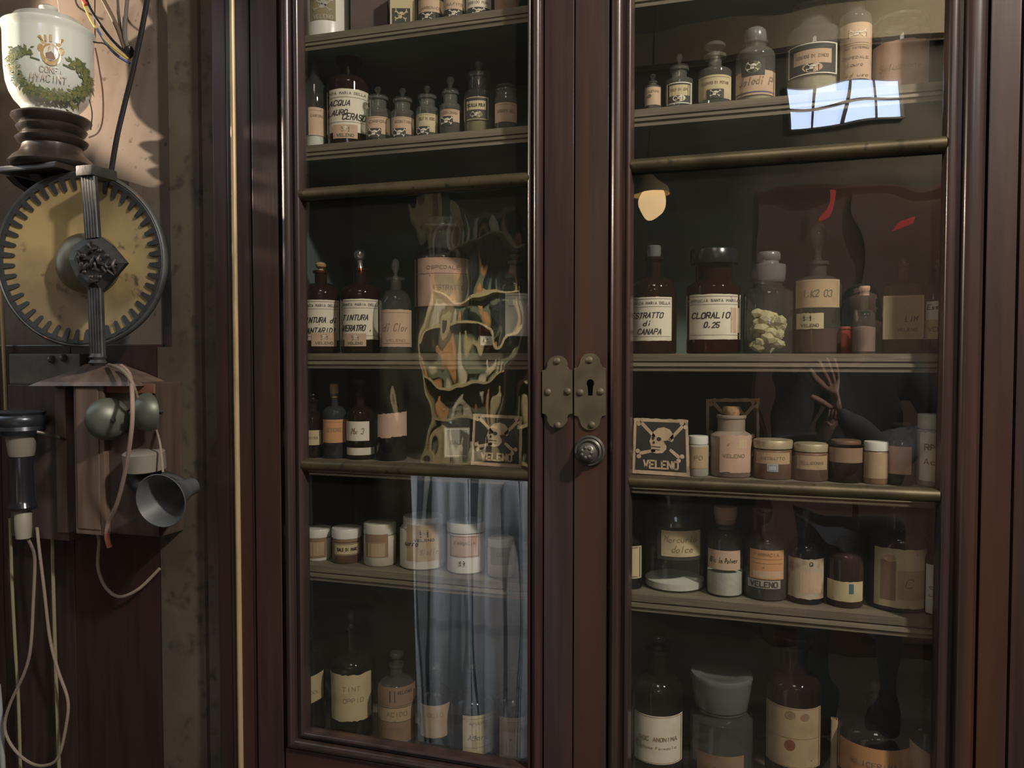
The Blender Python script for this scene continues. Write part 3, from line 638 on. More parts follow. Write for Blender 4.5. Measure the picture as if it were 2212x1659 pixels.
vessel('framed_label_jar', 'taller stoppered jar with black-framed label on second left shelf', 1034, 64, 'S2', 204, 158, (44, 196, 165), G_clear,
       [(1003, 1055, 207, 258, P_dark, [('rim', 1, 1.6, P_yel), ('rect', .12, .18, .88, .56, P_yel), t('SCILLA POLV', .5, .37, 6, 36, ink, .2), ('ell', .5, .77, 13, 8, P_olive), ('skull', .5, .77, 14, 18, None, P_cream)])], ('knob', 20, 132, G_clear), (255, P_olive), cat='jar', lip=50)
vessel('peach_label_jar', 'squat jar with peach label at the right end of the second left shelf', 1093, 50, 'S2', 216, 195, (44, 210, 196), G_dusty, [(1070, 1116, 220, 262, P_peach, [t('ATROPA BEL', .5, .45, 6, 36, faint, .2), ('line', .1, 1, faint)])], ('disc', 42, 186, G_dusty), cat='jar', lip=46)

# --- third shelf, left door
def hospital(x0, x1, y0, y1, lines, sub_=None, h=None):
    pr = [t(h or 'SANTA MARIA DELLA', .5, .14, 5, (x1-x0)*.92, print_ink, .22), ('line', .04, 1, print_ink), ('line', .22, .8, print_ink), ('line', .90, .8, print_ink)]+lines
    L_ = [(x0, x1, y0, y1, P_cream, pr, {'torn': .5})]
    if sub_: L_.append((*sub_, P_peach, [('skull', .5, .32, 12, 14, P_olive, P_cream), t('VELENO', .5, .76, 5, (sub_[1]-sub_[0])*.7, olive, .22)], {'off': .0012}))
    return L_
vessel('brown_bottle', 'brown bottle labelled TINTURA DI CANTARIDI at left end of third shelf', 694, 80, 'S3', 640, 575, (26, 612, 585), G_amber,
       hospital(655, 731, 647, 735, [t('TINTURA di', .47, .50, 11, 70, ink, .17, .25), t('CANTARIDI', .47, .76, 11, 68, ink, .17, .25)], (674, 725, 718, 748)), ('flat', 24, 566, cork), rounded=.9)
vessel('brown_bottle', 'brown bottle labelled TINTURA VERATRO with a sparkling glass ball stopper', 779, 84, 'S3', 640, 577, (28, 612, 580), G_amber,
       hospital(736, 820, 645, 733, [t('TINTURA', .38, .46, 11, 54, ink, .17, .25), t('VERATRO .', .42, .72, 12, 62, ink, .17, .25)], (746, 790, 720, 748)), ('ball', 27, 537, sparkle), rounded=.9)
vessel('clear_bottle', 'clear glass-stoppered bottle with peach label handwritten di Cl', 855, 68, 'S3', 662, 600, (24, 626, 600), G_clear, [(821, 888, 668, 749, P_peach, [('line', .08, 1, faint), ('line', .9, 1.5, P_brown), t('di Clor', .5, .48, 16, 52, faint, .12, .25), t('VELENO', .5, .83, 5, 40, faint)], {'torn': .6})], ('flat', 18, 558, G_clear), lip=40, rounded=.9)
vessel('large_glass_jar', 'large clear jar with broad pinkish label and tall neck on third left shelf', 958, 124, 'S3', 560, 478, (74, 535, 490), G_smoke, [(898, 1018, 555, 660, P_pink, [('line', .32, 1.5, P_brown), ('rect', .32, .36, .92, .94, P_tan), t('OSPEDALE', .5, .2, 7, 70, faint), t('ESTRATTO', .6, .62, 10, 64, faint)])], ('dome', 80, 470, G_clear), None, dy=.03, cat='jar')
vessel('amber_vial', 'small red-brown vial with tiny white tag on third left shelf', 1052, 44, 'S3', 700, 655, (18, 682, 660), G_red, [(1038, 1064, 726, 746, P_white, [t('A.C.', .5, .5, 7, 16, ink)])], ('disc', 16, 648, G_red), (712, redliq), dy=.01)
vessel('clear_bottle', 'bottle with pale greenish white label half hidden by the meeting stile', 1112, 74, 'S3', 622, 560, (26, 600, 565), G_smoke, [(1092, 1148, 633, 726, P_white, [t('FARMACIA SANTA', .5, .15, 4, 50, print_ink), t('DOSE P', .3, .3, 3, 20, print_ink), ('line', .05, 1, print_ink)])], ('disc', 24, 550, G_clear), rounded=.9)

# --- fourth shelf, left door
vessel('dark_bottle', 'dark bottle with small cream label at left end of fourth shelf', 676, 46, 'S4', 905, 855, (18, 885, 862), G_amber, [(656, 693, 930, 962, P_yel, [t('CHINA', .5, .5, 6, 24, faint)])], ('disc', 18, 850, plast_black))
vessel('corked_bottle', 'blue-grey bottle with flanged cork and orange label on fourth left shelf', 723, 52, 'S4', 898, 848, (16, 876, 850), G_blue, [(699, 746, 907, 957, P_orange, [('line', .1, 1, faint), t('ETERE', .5, .45, 7, 30, faint)])], ('cork', 20, 829, cork), lip=20, rounded=.9)
vessel('amber_bottle', 'amber bottle with disc stopper, square cream label and lower paper band', 779, 60, 'S4', 900, 846, (22, 878, 848), G_amber, [(749, 797, 911, 953, P_cream, [t('Mx 3', .5, .5, 12, 26, faint, .14, .2)]), (750, 808, 968, 984, P_cream)], ('disc', 40, 815, G_amber), rounded=.9)
vessel('clear_bottle', 'bottle with drooping pink label and tear-shaped stopper on fourth left shelf', 846, 66, 'S4', 888, 878, (24, 890, 872), G_dark, [(817, 878, 893, 945, P_pink, (), {'torn': 1.6, 'tilt': -.05})], ('flat', 22, 850, G_clear))
vessel('square_jar', 'square grey-labelled glass jar behind the reflections on fourth left shelf', 984, 72, 'S4', 905, 880, (50, 895, 880), G_smoke, [(960, 1014, 924, 988, P_grey, [('rim', 3, 1.2, P_white), t('SALE', .5, .5, 8, 30, print_ink)])], ('disc', 44, 868, G_clear), cat='jar', square=True)

# --- fifth shelf, left door: pots with lids
def pot(label, cx, w_, shelf, ylid, ytop, bm_, lidm, lab, lw=None, grp=None, neckw=None, name='lidded_pot'):
    return vessel(name, label, cx, w_, shelf, ylid+5, ylid, (neckw or w_*.9, ylid+1, ylid), bm_, lab, ('lid', lw or w_, ytop, lidm), cat='jar', lip=w_*.92)
pot('white lidded pot with brown label at the left end of the pot row', 686, 58, 'S5', 1156, 1139, white_pot, white_pot, [(660, 704, 1158, 1207, P_brown, [('rect', .1, .3, .9, .9, P_tan), t('ALTEA', .5, .18, 6, 28, faint)])], 60)
pot('dark glass pot with white lid and framed label, second in the pot row', 749, 62, 'S5', 1158, 1138, brown_pot, white_pot, [(722, 777, 1164, 1172, P_brown), (723, 777, 1176, 1201, P_yel, [('rim', 1, 1, ink), t('SALE DI MARE', .5, .5, 6, 42, ink, .2)])], 64)
pot('cream pot with worn lid and tan label, third in the pot row', 821, 70, 'S5', 1150, 1127, cream_pot, cream_pot, [(790, 838, 1156, 1206, P_brown, [('rect', .0, .38, .86, .96, P_tan), t('UNG', .4, .2, 7, 20, faint)])], 70)
pot('largest cream pot with beige skull label and handwriting in the pot row', 914, 100, 'S5', 1134, 1112, cream_pot, white_pot, [(880, 955, 1136, 1214, P_tan, [('skull', .48, .24, 16, 18, P_dark, P_tan), t('VELENO', .48, .42, 5, 44, ink, .2), t('burro', .1, .5, 12, 34, ink, .15, .2), t('gialle', .62, .74, 12, 40, faint, .13, .2)], {'torn': 1.2})], 86)
pot('pinkish pot with white lid and tan label, fifth in the pot row', 1007, 82, 'S5', 1144, 1124, white_pot, white_pot, [(972, 1036, 1158, 1206, P_pink, [('rim', 2, 1.5, P_brown), t('FARMACIA', .5, .35, 6, 44, faint)]), (991, 1006, 1212, 1224, P_white, [('skull', .5, .5, 10, 12)], {'off': .001})], 84)
pot('small white-capped pot at the right end of the pot row', 1083, 60, 'S5', 1178, 1160, cream_pot, white_pot, [(1060, 1106, 1184, 1222, P_grey, [t('USO', .5, .4, 7, 22, faint)])], 58)

# --- bottom shelf, left door
vessel('dark_green_bottle', 'round dark bottle with tan label cut off by the left frame on bottom shelf', 664, 78, 'S6', 1440, 1380, (22, 1405, 1375), G_dark, [(640, 698, 1466, 1524, P_yel, [t('ALCOOL', .5, .6, 6, 40, faint)], {'tilt': -.2})], ('disc', 24, 1355, G_dark), rounded=.9)
vessel('dark_green_bottle', 'big dark bottle with curling cream label and slim neck on bottom left shelf', 760, 92, 'S6', 1440, 1340, (24, 1408, 1352), G_dark, [(717, 801, 1462, 1562, P_yel, [t('TINT', .5, .3, 9, 40, faint, .12), t('OPPIO', .55, .55, 9, 44, faint, .12)], {'torn': 1.4})], ('flat', 18, 1318, G_clear), lip=34, rounded=.9)
vessel('wrapped_bottle', 'clear-necked bottle wrapped in stacked brown labels on bottom left shelf', 857, 82, 'S6', 1484, 1430, (26, 1460, 1432), G_smoke, [(818, 897, 1487, 1528, P_brown, [('rect', .3, .2, .45, .8, ink), t('VELENO', .7, .3, 6, 30, ink)]), (818, 897, 1529, 1562, P_tan, [('line', .05, 1.4, ink), t('ACIDO', .5, .5, 9, 44, faint)]), (818, 897, 1563, 1608, P_brown, [t('FARMACIA', .5, .3, 6, 54, faint)])], ('disc', 30, 1408, G_clear), rounded=.9)
vessel('dim_bottle', 'dim bottle with grey-tan label in the middle of the bottom left shelf', 940, 68, 'S6', 1500, 1450, (22, 1480, 1452), G_dark, [(909, 971, 1526, 1596, P_tan, [t('OLIO', .5, .3, 8, 34, faint)])], ('disc', 22, 1435, G_clear), rounded=.9)
vessel('round_bottle', 'round-shouldered bottle with yellowed label handwritten Agave on bottom shelf', 1021, 96, 'S6', 1525, 1450, (22, 1490, 1450), G_dark, [(1000, 1066, 1548, 1634, P_yel, [('line', .08, 1, faint), t('AMARO', .5, .2, 6, 40, faint), t('Agare', .5, .55, 11, 44, olive, .14, .25), ('line', .8, 1, faint)])], ('flat', 16, 1432, G_clear), rounded=.9)
vessel('round_bottle', 'bottle with tan label at the right end of the bottom left shelf', 1108, 84, 'S6', 1520, 1450, (22, 1490, 1452), G_dark, [(1079, 1140, 1552, 1642, P_tan, [('line', .1, 1, faint), t('RABAR', .5, .3, 7, 40, faint)])], ('flat', 16, 1436, G_clear), rounded=.9)

# --- second shelf, right door
vessel('vial_bottle', 'smallest stoppered vial at the left end of the right second shelf', 1410, 36, 'S2', 190, 184, (16, 184, 178), G_dusty, [(1394, 1426, 187, 226, P_peach, [('ell', .3, .5, 4, 4, olive), t('ACETATO', .55, .25, 4, 22, faint)])], ('knob', 14, 160, G_clear))
vessel('framed_label_jar', 'small jar with rose stopper and black-framed label on right second shelf', 1467, 58, 'S2', 176, 145, (32, 170, 148), G_dusty, [(1441, 1493, 176, 224, P_dark, [('rim', 1, 2, P_white), ('rect', .12, .14, .9, .62, P_yel), t('POLV DI OPP', .5, .35, 5, 36, faint, .2), ('ell', .5, .74, 13, 8, P_cream), ('skull', .5, .74, 11, 16, P_dark, P_cream)])], ('knob', 14, 116, G_clear), cat='jar', lip=40)
vessel('wide_stopper_jar', 'jar with wide flat stopper and peach skull label on right second shelf', 1544, 70, 'S2', 160, 116, (28, 150, 120), G_dusty, [(1511, 1577, 161, 212, P_yel, [t('CLORATO DI POTAS', .5, .33, 5, 54, faint, .2), ('line', .08, 1, faint)]), (1528, 1562, 192, 212, P_dark, [('skull', .5, .5, 17, 22)], {'off': .001})], ('disc', 44, 95, G_dusty), cat='jar', lip=46, rounded=.9)
vessel('handwritten_label_bottle', 'bottle with round emblem and peach label handwritten Ioduro di P', 1631, 82, 'S2', 128, 88, (44, 108, 92), G_dusty, [(1592, 1671, 151, 204, P_peach, [t('Jolodi P', .52, .42, 16, 66, faint, .12, .2), ('line', .86, 3, mat('violet_rule', (.12, .10, .2), .8))]), (1604, 1650, 126, 162, P_dark, [('ell', .5, .5, 16, 13, olive), ('skull', .5, .5, 22, 26, None, P_cream)], {'off': .001})], ('dome', 46, 62, G_frost), (204, powder_c), lip=52, rounded=.9)
vessel('large_powder_jar', 'largest stoppered jar with framed OSSIDO label on the right second shelf', 1757, 112, 'S2', 78, 14, (74, 58, 16), G_dusty, [(1707, 1803, 90, 160, P_dark, [('rim', 1, 2.5, P_cream), ('rect', .12, .22, .88, .66, P_peach), t('OSSIDO DI ZINCO', .5, .43, 6, 62, faint, .22), ('ell', .5, .78, 20, 11, P_peach), ('skull', .5, .78, 18, 26, P_dark, P_cream)])], ('disc', 80, -30, G_dusty), (162, powder_c), cat='jar', lip=88)
vessel('paper_wrapped_bottle', 'tall bottle wrapped in a long peach label with small skull stamp', 1847, 64, 'S2', 46, -6, (38, 30, -4), G_dusty, [(1818, 1879, 48, 170, P_peach, [('skull', .55, .20, 16, 34), ('line', .36, 1, faint), ('line', .40, 1, faint), t('USO INTERNO', .5, .45, 4, 50, faint), t('OSPEDALE', .5, .62, 5, 50, faint), t('Lauro', .5, .74, 8, 30, faint, .14, .2), t('Ad uso', .55, .93, 7, 44, faint, .14, .2)])], ('dome', 38, -40, G_frost), lip=42, rounded=.9)
vessel('reflection_stand_in_jar', 'made-up pinkish jar standing in for a dusty reflection at the right end of the second shelf', 1945, 116, 'S2', 80, 50, (90, 66, 50), G_dusty, [(1892, 1998, 84, 196, P_pink, [t('Soluzione', .5, .5, 14, 80, P_tan, .1, .2)], {'torn': 1.5})], ('dome', 92, 36, G_frost), cat='jar')  # jar added to imitate a dusty reflection

# --- third shelf, right door
vessel('brown_bottle', 'brown bottle with clear stopper labelled ESTRATTO di CANAPA', 1412, 98, 'S3', 632, 556, (32, 598, 556), G_amber, hospital(1366, 1449, 641, 736, [t('ESTRATTO', .40, .42, 11, 66, ink, .17, .25), t('di', .40, .60, 10, 18, ink, .17, .25), t('CANAPA', .46, .79, 11, 50, ink, .17, .25)]), ('cork', 30, 531, G_frost), lip=44, rounded=.9)
vessel('wide_brown_jar', 'red-brown jar with black cap labelled CLORALIO 0,25', 1541, 114, 'S3', 622, 566, (76, 606, 566), G_red, hospital(1485, 1596, 635, 733, [t('CLORALIO', .46, .47, 12, 78, ink, .19, .2), t('0,25', .48, .68, 11, 32, ink, .19, .2), ('rect', .82, .3, .97, .85, P_peach)], h='FARMACIA SANTA MARIA'), ('cap', 100, 540, plast_black), cat='jar', lip=84, dy=.0)
vessel('clear_lump_jar', 'clear glass jar holding pale yellow lumps, with domed glass stopper', 1659, 102, 'S3', 634, 608, (60, 618, 603), G_clear, (), ('tier', 72, 545, G_frost), (672, lump, 'lumps'), cat='jar', lip=72)
vessel('square_label_bottle', 'bottle with cut-corner tan label over a small VELENO label and red contents', 1765, 98, 'S3', 622, 565, (36, 596, 566), G_smoke, [(1722, 1808, 603, 664, P_tan, [('rim', 2, 1.2, P_yel), t('1,K2 O3', .5, .5, 14, 58, olive, .13, .1)]), (1724, 1778, 676, 710, P_yel, [('skull', .4, .3, 13, 16, P_dark, P_yel), t('VELENO', .5, .78, 6, 36, olive, .2)], {'torn': .8})], ('flat', 34, 480, G_clear), (712, redliq), dy=.02, rounded=.9)
vessel('round_red_tin', 'low round red tin beside the red-bottomed bottle on third right shelf', 1822, 44, 'S3', 718, 712, None, redliq, (), ('lid', 46, 706, redliq), dy=.06, cat='tin')
vessel('small_corked_bottle', 'small clear bottle with cork and pinkish contents on third right shelf', 1866, 48, 'S3', 690, 626, (16, 668, 628), G_clear, (), ('cork', 22, 618, pinkcork), (708, mat('pinkish_contents', (.28, .18, .16), .8)), rounded=.9)
vessel('square_bottle', 'square glass bottle with large olive label on third right shelf', 1950, 88, 'S3', 622, 566, (22, 604, 570), G_olive, [(1912, 1990, 638, 733, P_olive, [('rim', 2, 1.2, P_tan), t('CARBO', .6, .3, 6, 40, P_tan), t('LIM', .7, .54, 11, 24, ink, .14, .2), t('VELENO', .6, .78, 6, 40, ink)])], ('disc', 20, 560, G_clear), square=True)
vessel('square_bottle', 'partly hidden bottle with pale label reading Ess beside the right frame', 2030, 58, 'S3', 625, 570, (22, 606, 575), G_smoke, [(2004, 2050, 650, 690, P_white, [t('Ess', .3, .3, 10, 22, ink, .14, .2)]), (2002, 2050, 690, 732, P_yel, [t('VEL', .4, .5, 9, 26, olive)])], ('disc', 20, 560, G_clear))

# --- fourth shelf, right door
pot('small white-lidded pot beside the ragged skull card', 1508, 44, 'S4', 958, 941, P_grey, white_pot, [(1490, 1528, 966, 1012, P_tan, [t('PO', .5, .5, 8, 18, faint)])], 42)
vessel('stoneware_jar', 'stoneware jar with cork and torn cream label in front of a skull card', 1579, 88, 'S4', 940, 893, (58, 930, 896), stone_pot, [(1556, 1620, 941, 1021, P_pink, [t('VELENO', .45, .55, 7, 44, faint), ('rect', .6, .1, .85, .35, P_yel)], {'torn': 2})], ('cork', 38, 877, cork), cat='jar', lip=62)
pot('brown glass pot with worn gold lid and small blue tag on fourth right shelf', 1669, 82, 'S4', 966, 949, brown_pot, gold_lid, [(1636, 1703, 978, 1003, P_tan, [t('ESTRATTO', .5, .5, 6, 48, faint)]), (1658, 1680, 1003, 1019, mat('pale_blue_tag', (.36, .42, .46), .7), [('rim', 2, 1.2, print_ink)], {'off': .001})], 82)
pot('brown glass pot with worn gold lid and plain tan label on fourth right shelf', 1752, 74, 'S4', 973, 957, brown_pot, gold_lid, [(1724, 1783, 985, 1015, P_tan, [t('BELLADONNA', .5, .5, 6, 46, faint)])], 72)
vessel('brown_jar', 'dark brown jar without visible cap between the gold-lidded and white-capped pots', 1826, 74, 'S4', 970, 955, (60, 965, 957), G_amber, [(1794, 1860, 968, 1000, P_brown)], ('lid', 62, 950, brown_pot), cat='jar')
pot('slim white-capped pot with orange-brown sides on fourth right shelf', 1892, 50, 'S4', 972, 953, mat('ochre_pot', (.34, .21, .11), .5, noise=(14, (.24, .14, .08), .4, .6, 4)), white_pot, [(1868, 1916, 980, 1034, P_tan)], 50)
vessel('smoky_jar', 'smoky grey jar right of the slim white-capped pot', 1945, 52, 'S4', 950, 925, (34, 942, 926), G_smoke, [(1922, 1966, 965, 1025, P_pink)], ('disc', 36, 912, G_smoke), cat='jar')
pot('tall white-capped jar with cream label beside the right frame', 2014, 62, 'S4', 925, 894, P_grey, mat('cream_cap', (.55, .53, .42), .5), [(1990, 2038, 935, 1040, P_cream, [t('Rp', .4, .3, 12, 22, faint), t('Ac', .4, .6, 12, 24, faint)], {'torn': 2})], 60)

# --- fifth shelf, right door
vessel('framed_label_bottle', 'bottle with framed yellow label half hidden at left end of fifth right shelf', 1362, 52, 'S5', 1165, 1110, (22, 1140, 1112), G_dark, [(1350, 1385, 1180, 1250, P_yel, [('rim', 3, 1.5, P_dark)])], ('disc', 24, 1095, G_dark))
vessel('large_clear_jar', 'large clear jar with framed label handwritten Mercurio dolce and white powder', 1457, 132, 'S5', 1104, 1060, (88, 1088, 1062), G_clear, [(1421, 1514, 1140, 1211, P_dark), (1430, 1509, 1147, 1203, P_yel, [t('Mercurio', .5, .32, 12, 66, faint, .13, .2), t('dolce', .55, .7, 13, 44, faint, .13, .2)], {'off': .001})], ('dome', 92, 1040, G_frost), (1246, powder), cat='jar', lip=100)
vessel('corked_powder_bottle', 'clear bottle half full of white powder with pink cork', 1566, 78, 'S5', 1158, 1118, (44, 1140, 1120), G_clear, [(1531, 1597, 1190, 1232, P_peach, [t('Bic in polver', .5, .5, 10, 56, ink, .12, .15)])], ('cork', 48, 1092, pinkcork), (1230, powder), lip=50, rounded=.9)
vessel('embossed_bottle', 'grey bottle with brown label and VELENO printed across its base', 1655, 94, 'S5', 1170, 1100, (34, 1146, 1104), G_smoke, [(1622, 1690, 1189, 1252, P_orange, [t('FARMACIA', .5, .15, 6, 50, faint), ('line', .3, 1, faint), ('line', .45, 1, faint), ('rect', .1, .72, .95, .95, P_peach)]), (1618, 1684, 1254, 1272, P_grey, [t('VELENO', .5, .5, 11, 56, P_dark, .2)])], ('cork', 30, 1096, G_frost), rounded=.9)
vessel('long_stopper_bottle', 'dark-shouldered bottle with long glass stopper and stained cream label', 1740, 76, 'S5', 1190, 1165, (20, 1162, 1140), G_dark, [(1705, 1776, 1208, 1294, P_soil, [('rect', .34, .32, .92, .86, P_peach), t('Q', .65, .12, 8, 8, ink)], {'torn': 1.2})], ('flat', 18, 1096, G_clear), rounded=.9)
vessel('small_dark_bottle', 'small dark bottle with low label torn by a blue-green mark', 1825, 76, 'S5', 1200, 1172, (34, 1186, 1172), G_purple, [(1790, 1860, 1257, 1300, P_yel, [('rect', .62, .1, .75, .6, mat('blue_green_mark', (.05, .12, .13), .7))], {'torn': .8})], ('dome', 30, 1160, G_purple), rounded=.9)
vessel('large_purple_bottle', 'large purple-brown bottle with tall decorated cream label', 1938, 122, 'S5', 1166, 1098, (58, 1140, 1100), G_purple, [(1894, 1994, 1187, 1314, P_yel, [('rect', .12, .2, .42, .88, P_brown), ('rect', .45, .36, .95, .86, P_tan), t('C', .68, .58, 18, 18, olive, .1, .2), ('ell', .3, .16, 12, 8, P_tan)], {'torn': 1})], ('dome', 62, 1070, G_purple), cat='bottle', rounded=.9)
vessel('slim_label_bottle', 'slim bottle with white spotted label beside the right frame on fifth shelf', 2024, 50, 'S5', 1205, 1150, (20, 1185, 1155), G_dark, [(2003, 2044, 1222, 1328, P_white, [t('ac', .4, .45, 10, 22, faint), t('um', .4, .6, 10, 22, faint)])], ('disc', 22, 1140, G_dark))

# --- bottom shelf, right door
vessel('black_bottle', 'large black bottle with cream ornate label at left end of bottom right shelf', 1420, 112, 'S6', 1500, 1390, (44, 1452, 1400), G_dark, [(1366, 1472, 1548, 1652, P_cream, [t('SOC ANONIMA', .52, .48, 8, 80, faint, .2), t('Roma Farmacia', .55, .66, 5, 70, faint), ('rect', .08, .56, .2, .72, P_grey), ('rim', 2, 1.4, P_tan)])], ('disc', 46, 1368, plast_black), rounded=.9)
vessel('frosted_stopper_jar', 'clear wide jar with big frosted white stopper on bottom right shelf', 1557, 136, 'S6', 1542, 1520, (104, 1530, 1518), G_smoke, [(1508, 1604, 1634, 1690, P_brown, [t('MAGNESIA', .5, .5, 9, 70, faint)])], ('cup', 134, 1450, G_frost), (1612, mat('grey_contents', (.10, .085, .07), .9)), cat='jar', lip=112)
vessel('tall_amber_bottle', 'tall amber bottle with black flange and large tan label with red seal', 1713, 118, 'S6', 1480, 1388, (56, 1450, 1390), G_amber, [(1658, 1767, 1530, 1660, P_tan, [('ell', .45, .12, 11, 9, P_brown), ('ell', .72, .14, 9, 8, P_brown), ('ell', .45, .62, 11, 12, mat('red_seal', (.22, .07, .04), .7)), ('line', .5, 1, faint), ('rim', 2, 1, faint)])], ('disc', 84, 1364, plast_black), (1570, mat('amber_liquid', (.10, .045, .02), .3)), rounded=.9)
vessel('thin_spine_box', 'thin upright pale-edged box between the amber and round dark bottles', 1801, 16, 'S6', 1556, 1552, None, P_tan, (), None, dy=.05, cat='box', square=True)
vessel('round_dark_bottle', 'wide round dark bottle with orange-brown label on bottom right shelf', 1888, 156, 'S6', 1580, 1500, (34, 1536, 1502), G_dark, [(1816, 1960, 1618, 1690, P_orange, [t('GLICERINA', .5, .5, 10, 90, faint)])], ('flat', 26, 1470, G_clear), rounded=.9)
vessel('round_dark_bottle', 'dark bottle with a slanted orange label corner beside the right frame', 2010, 96, 'S6', 1575, 1520, (30, 1550, 1520), G_dark, [(1968, 2048, 1630, 1700, P_tan, (), {'tilt': .4})], ('disc', 30, 1505, G_dark), rounded=.9)

# ------------------------------------------------------------------ left wall: wooden telephone board
bx1 = X0(342, .05)
brd = thing('wall_board', 'dark mahogany board on the wall behind the telephone', 'panel', (0, .07, 0))
bz = at(100, 745, .05).z
xs = [-1.9, X0(0, .05), X0(155, .05), bx1]
for i in range(3): MB().box((xs[i]+.0006, -.022, .05), (xs[i+1]-.0006, 0, bz), .002).build('board', wood_d if i != 1 else wood, brd)
# ------------------------------------------------------------------ urn on turned stand
YU = -.06; su = scale(115, YU)
zst = at(110, 368, YU).z
ped = thing('turned_stand', 'dark turned wooden stand carrying the porcelain urn', 'stand', (at(113, 300, YU).x, YU, zst))
Zp = lambda y: at(113, y, YU).z-zst
R_ = lambda p: p/su*.935
MB().lathe([(0, 0), (R_(84), 0), (R_(90), Zp(358)), (R_(80), Zp(345)), (R_(68), Zp(336)), (R_(62), Zp(326)), (R_(60), Zp(318)), (R_(70), Zp(312)), (R_(74), Zp(305)), (R_(66), Zp(298)),
            (R_(60), Zp(294)), (R_(68), Zp(288)), (R_(72), Zp(281)), (R_(66), Zp(275)), (R_(76), Zp(268)), (R_(82), Zp(260)), (R_(80), Zp(256)), (0, Zp(256))], 48).build('turned_body', turned, ped, True, 60)
zu = zst+Zp(256)+.0003
urn = thing('porcelain_urn', 'cream porcelain apothecary urn with garland, coat of arms and small lid', 'urn', (at(108, 200, YU).x, YU, zu), atan2(C.x-at(108, 200, YU).x, -(C.y-YU)))
Zu = lambda y: at(108, y, YU).z-zu
uprof = [(58, 254), (61, 249), (57, 243), (60, 237), (72, 224), (81, 208), (87, 188), (90, 160), (91, 125), (91, 85), (92, 76), (95, 70), (95, 66)]
MB().lathe([(0, 0)]+[(R_(a), max(Zu(b), .0002)) for a, b in uprof]+[(R_(88), Zu(66)), (R_(86), Zu(72)), (0, Zu(74))], 56).build('urn_body', porcelain, urn, True, 60)
MB().lathe([(R_(86), Zu(65.8)), (R_(84), Zu(60)), (R_(78), Zu(57)), (R_(70), Zu(46)), (R_(45), Zu(36)), (R_(20), Zu(31)), (R_(11), Zu(29)), (R_(10), Zu(26)), (R_(18), Zu(23)), (R_(19), Zu(17)), (R_(13), Zu(13)), (0, Zu(12))], 48).build('lid', porcelain, urn, True, 60)
def MU(px_, py_, off):
    a = asin(max(-.99, min(.99, (px_-108)/92.))); 
    rr_ = 92.
    for (a0, b0), (a1, b1) in zip(uprof, uprof[1:]):
        if b1 <= py_ <= b0: rr_ = a0+(a1-a0)*(b0-py_)/(b0-b1)
    rr_ = rr_/su*.935+off
    return Vector((rr_*sin(a), -rr_*cos(a), at(108, py_, YU-.08).z-zu))
leaf_g = mat('garland_green', (.11, .14, .07), .3, coat=.3); leaf_g2 = mat('garland_olive', (.19, .19, .07), .3, coat=.3); gold_p = mat('ochre_paint', (.42, .27, .09), .3, coat=.3)
brown_p = mat('brown_paint', (.20, .10, .07), .3, coat=.3); faded_p = mat('faded_lettering', (.50, .42, .35), .3)
rnd = random.Random(5); g1 = []; g2 = []
def leaf(x, y, l, a, lst): lst.append([(x, y), (x+l*.5*cos(a-.5), y+l*.5*sin(a-.5)), (x+l*cos(a), y+l*sin(a)), (x+l*.5*cos(a+.5), y+l*.5*sin(a+.5))])
for sgn in (-1, 1):
    for i in range(60):                      # two dolphins' tails turning into a garland
        tt = i/59; 
        if sgn < 0: pts = [(64, 102), (42, 100), (36, 122), (40, 150), (52, 172), (78, 184), (108, 190)]
        else: pts = [(152, 112), (170, 112), (184, 130), (184, 152), (172, 172), (144, 186), (110, 190)]
        k = tt*(len(pts)-1); j = min(int(k), len(pts)-2); u = k-j
        x = pts[j][0]*(1-u)+pts[j+1][0]*u; y = pts[j][1]*(1-u)+pts[j+1][1]*u; wd = 9 if tt < .75 else 6
        for q in range(6): leaf(x+rnd.uniform(-wd, wd), y+rnd.uniform(-wd, wd), rnd.uniform(7, 13), rnd.uniform(0, 6.28), g1 if rnd.random() < .7 else g2)
for x, y in ((60, 190), (75, 194), (110, 198), (130, 196), (152, 200), (160, 206), (95, 195)):
    for q in range(3): leaf(x, y-6, 13, 1.57+rnd.uniform(-.6, .6), g2)
g1 += [[(72, 112), (90, 118), (90, 121), (72, 116)], [(134, 118), (152, 122), (152, 126), (134, 122)]]
polys('garland', g1, MU, .0006, leaf_g, urn); polys('garland_leaves', g2, MU, .0008, leaf_g2, urn)
sh_ = [ell(111, 104, 20, 24, 20), ell(92, 92, 6, 9), ell(131, 92, 6, 9), ell(111, 124, 8, 4)]
cr = [[(92, 76), (132, 76), (128, 83), (96, 83)], [(88, 66), (92, 64), (98, 76), (94, 76)], [(99, 62), (103, 62), (104, 76), (100, 76)], [(109, 60), (114, 60), (114, 76), (109, 76)], [(121, 62), (125, 62), (123, 76), (119, 76)], [(131, 64), (136, 66), (130, 76), (126, 76)]]
polys('coat_of_arms', sh_+cr, MU, .0006, gold_p, urn)
polys('shield_field', [ell(111, 101, 14, 17, 18)], MU, .0010, porcelain, urn)
polys('shield_charge', [[(101, 102), (106, 100), (111, 97), (116, 100), (122, 102), (120, 113), (111, 118), (102, 113)]], MU, .0013, brown_p, urn)
polys('lettering', strokes('CONF:', 112, 137, 12, 46, .14)+strokes('HYACINT.', 112, 154, 13, 82, .14), MU, .0007, faded_p, urn)
